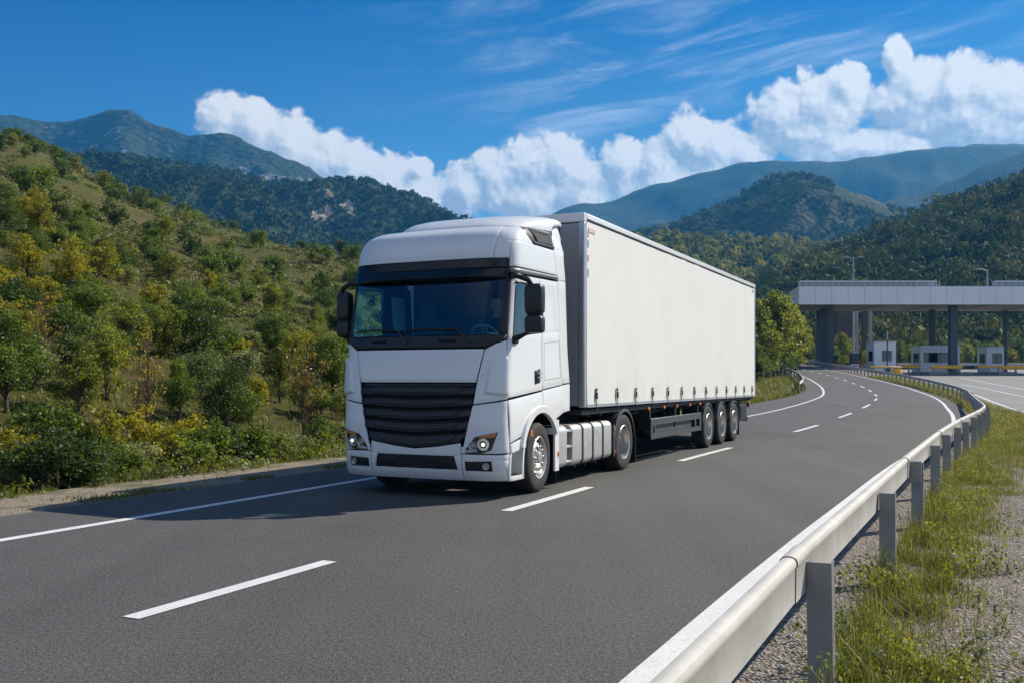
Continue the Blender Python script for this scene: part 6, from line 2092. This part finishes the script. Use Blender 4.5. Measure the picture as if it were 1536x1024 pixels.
def f_shoulder(rng):
    s = 0+45*rng.random(); o_ = LE(s)-.08-abs(rng.normal())*.35
    p, d = cl(s, o_); x, y = p.x, p.y
    if mnoise.noise(Vector((x*.9, y*.9, 35))) < .05: return None
    return x, y, gz(x, y)-.012, .6
me = blades(9000, f_shoulder, 9, .04, .12, .006)
o = link_mesh('grass', me, LEAF['grass']); tag(o, 'sparse short grass between the asphalt and the pale dirt strip on the left', 'grass', kind='stuff')
def f_far(rng):
    s = 42+60*rng.random(); o_ = LE(s)-.3-10*rng.random()**1.3
    p, d = cl(s, o_); x, y = p.x, p.y
    z = hill_z(x, y)
    return x, y, (z if z is not None else gz(x, y)-.06), 1.0
me = blades(26000, f_far, 10, .15, .45, .02)
o = link_mesh('grass', me, LEAF['grass']); tag(o, 'sunlit grass slope beside the road behind the trailer', 'grass', kind='stuff')
def f_med(rng):
    s = 30+75*rng.random(); o_ = RE(s)+.1+2.4*rng.random()
    p, d = cl(s, o_); x, y = p.x, p.y
    if x > plz_left(y)-.1: return None
    return x, y, gz(x, y)-.02, 1.0
me = blades(16000, f_med, 14, .08, .26, .012)
o = link_mesh('grass', me, LEAF['grass']); tag(o, 'narrow grass strip between the road and the plaza lanes', 'grass', kind='stuff')
def f_hgrass(rng):
    D = 14+200*rng.random()**1.7; u = rng.uniform(-80, 680); x = at(u, D); d0, dc = hill_d(x/D)
    if D > dc or D < d0+.8: return None
    return x, D, ground_at(x, D)-.02, .7+D/70
me = blades(70000, f_hgrass, 19, .07, .24, .010)
o = link_mesh('grass', me, LEAF['grass']); tag(o, 'rough yellowing grass covering the left hillside', 'grass', kind='stuff')

# ---- loose stones on the gravel
def stones(n, seed):
    rng = np.random.default_rng(seed); VV = []; FF = []; b = 0
    ico = [(0,0,1),(.89,0,.45),(.28,.85,.45),(-.72,.53,.45),(-.72,-.53,.45),(.28,-.85,.45),(.72,.53,-.45),(-.28,.85,-.45),(-.89,0,-.45),(-.28,-.85,-.45),(.72,-.53,-.45),(0,0,-1)]
    fc = [(0,1,2),(0,2,3),(0,3,4),(0,4,5),(0,5,1),(1,6,2),(2,7,3),(3,8,4),(4,9,5),(5,10,1),(6,7,2),(7,8,3),(8,9,4),(9,10,5),(10,6,1),(11,7,6),(11,8,7),(11,9,8),(11,10,9),(11,6,10)]
    ico = np.array(ico); fc = np.array(fc)
    k = 0
    while k < n:
        s = 1.0+17*rng.random()**1.7; o_ = RE(s)-.1+ (7.0)*rng.random()**.9
        p, d = cl(s, o_)
        if p.x > plz_left(p.y)-.05: continue
        if p.y < 1.5: k += 1; continue
        r = .006+.016*rng.random()**3
        V = (ico*(1+rng.normal(size=(12, 1))*.18))*np.array([1, .75+.4*rng.random(), .6])*r
        t = rng.random()*6.28; c, s_ = math.cos(t), math.sin(t)
        V = np.stack([V[:, 0]*c-V[:, 1]*s_+p.x, V[:, 0]*s_+V[:, 1]*c+p.y, V[:, 2]+gz(p.x, p.y)-.015], 1)
        VV.append(V); FF.append(fc+b); b += 12; k += 1
    return np_mesh('gravel', np.concatenate(VV), np.concatenate(FF))
me = stones(9000, 6)
o = link_mesh('gravel', me, M['stone']); tag(o, 'loose grey gravel scattered on the right verge', 'gravel', kind='stuff')
# pale rocks showing on the upper hillside
def rock(u, D, sx, label):
    x = at(u, D); z = ground_at(x, D)
    mb = MB(); rows = []
    rr = random.Random(int(u)); 
    for i in range(17):
        ph = PI*i/16; r = []
        for k in range(27):
            t = 2*PI*(k % 26)/26; v = Vector((math.sin(ph)*math.cos(t), math.sin(ph)*math.sin(t), math.cos(ph)))
            v *= 1+.55*mnoise.fractal(v*1.9+Vector((u, D, 0)), .8, 2, 5)
            r.append((v.x*sx, v.y*sx*.7, v.z*sx*.45))
        rows.append(r)
    mb.grid(rows); o = mb.build('rock', M['rock'], smooth=25); o.location = (x, D, z); tag(o, label, 'rock')
rock(30, 206, 2.4, 'pale rock outcrop high on the left hillside below the ridge')
rock(105, 188, 2.2, 'pale broken rock outcrop on the left hillside, lower and right of the topmost one')
rock(135, 186, 1.5, 'small pale rock on the left hillside beside the broken outcrop')
rock(52, 210, 1.6, 'small pale rock close to the ridge at the left')

# ------------------------------------------------------------------ air between the mountains
mb = MB(); mb.box(-3600, 3600, -300, 3700, -2.5, 760)
hz = mb.build('haze', None, smooth=0); tag(hz, 'thin blue haze in the air of the valley', 'haze', kind='stuff')
hm = bpy.data.materials.new('haze'); hm.use_nodes = True
for nd_ in list(hm.node_tree.nodes):
    if nd_.type == 'BSDF_PRINCIPLED': hm.node_tree.nodes.remove(nd_)
pv = hm.node_tree.nodes.new('ShaderNodeVolumePrincipled')
pv.inputs['Color'].default_value = (.07, .44, .95, 1); pv.inputs['Density'].default_value = 1.7e-4; pv.inputs['Anisotropy'].default_value = .2
hm.node_tree.links.new(pv.outputs[0], hm.node_tree.nodes['Material Output'].inputs['Volume'])
hz.data.materials.append(hm)
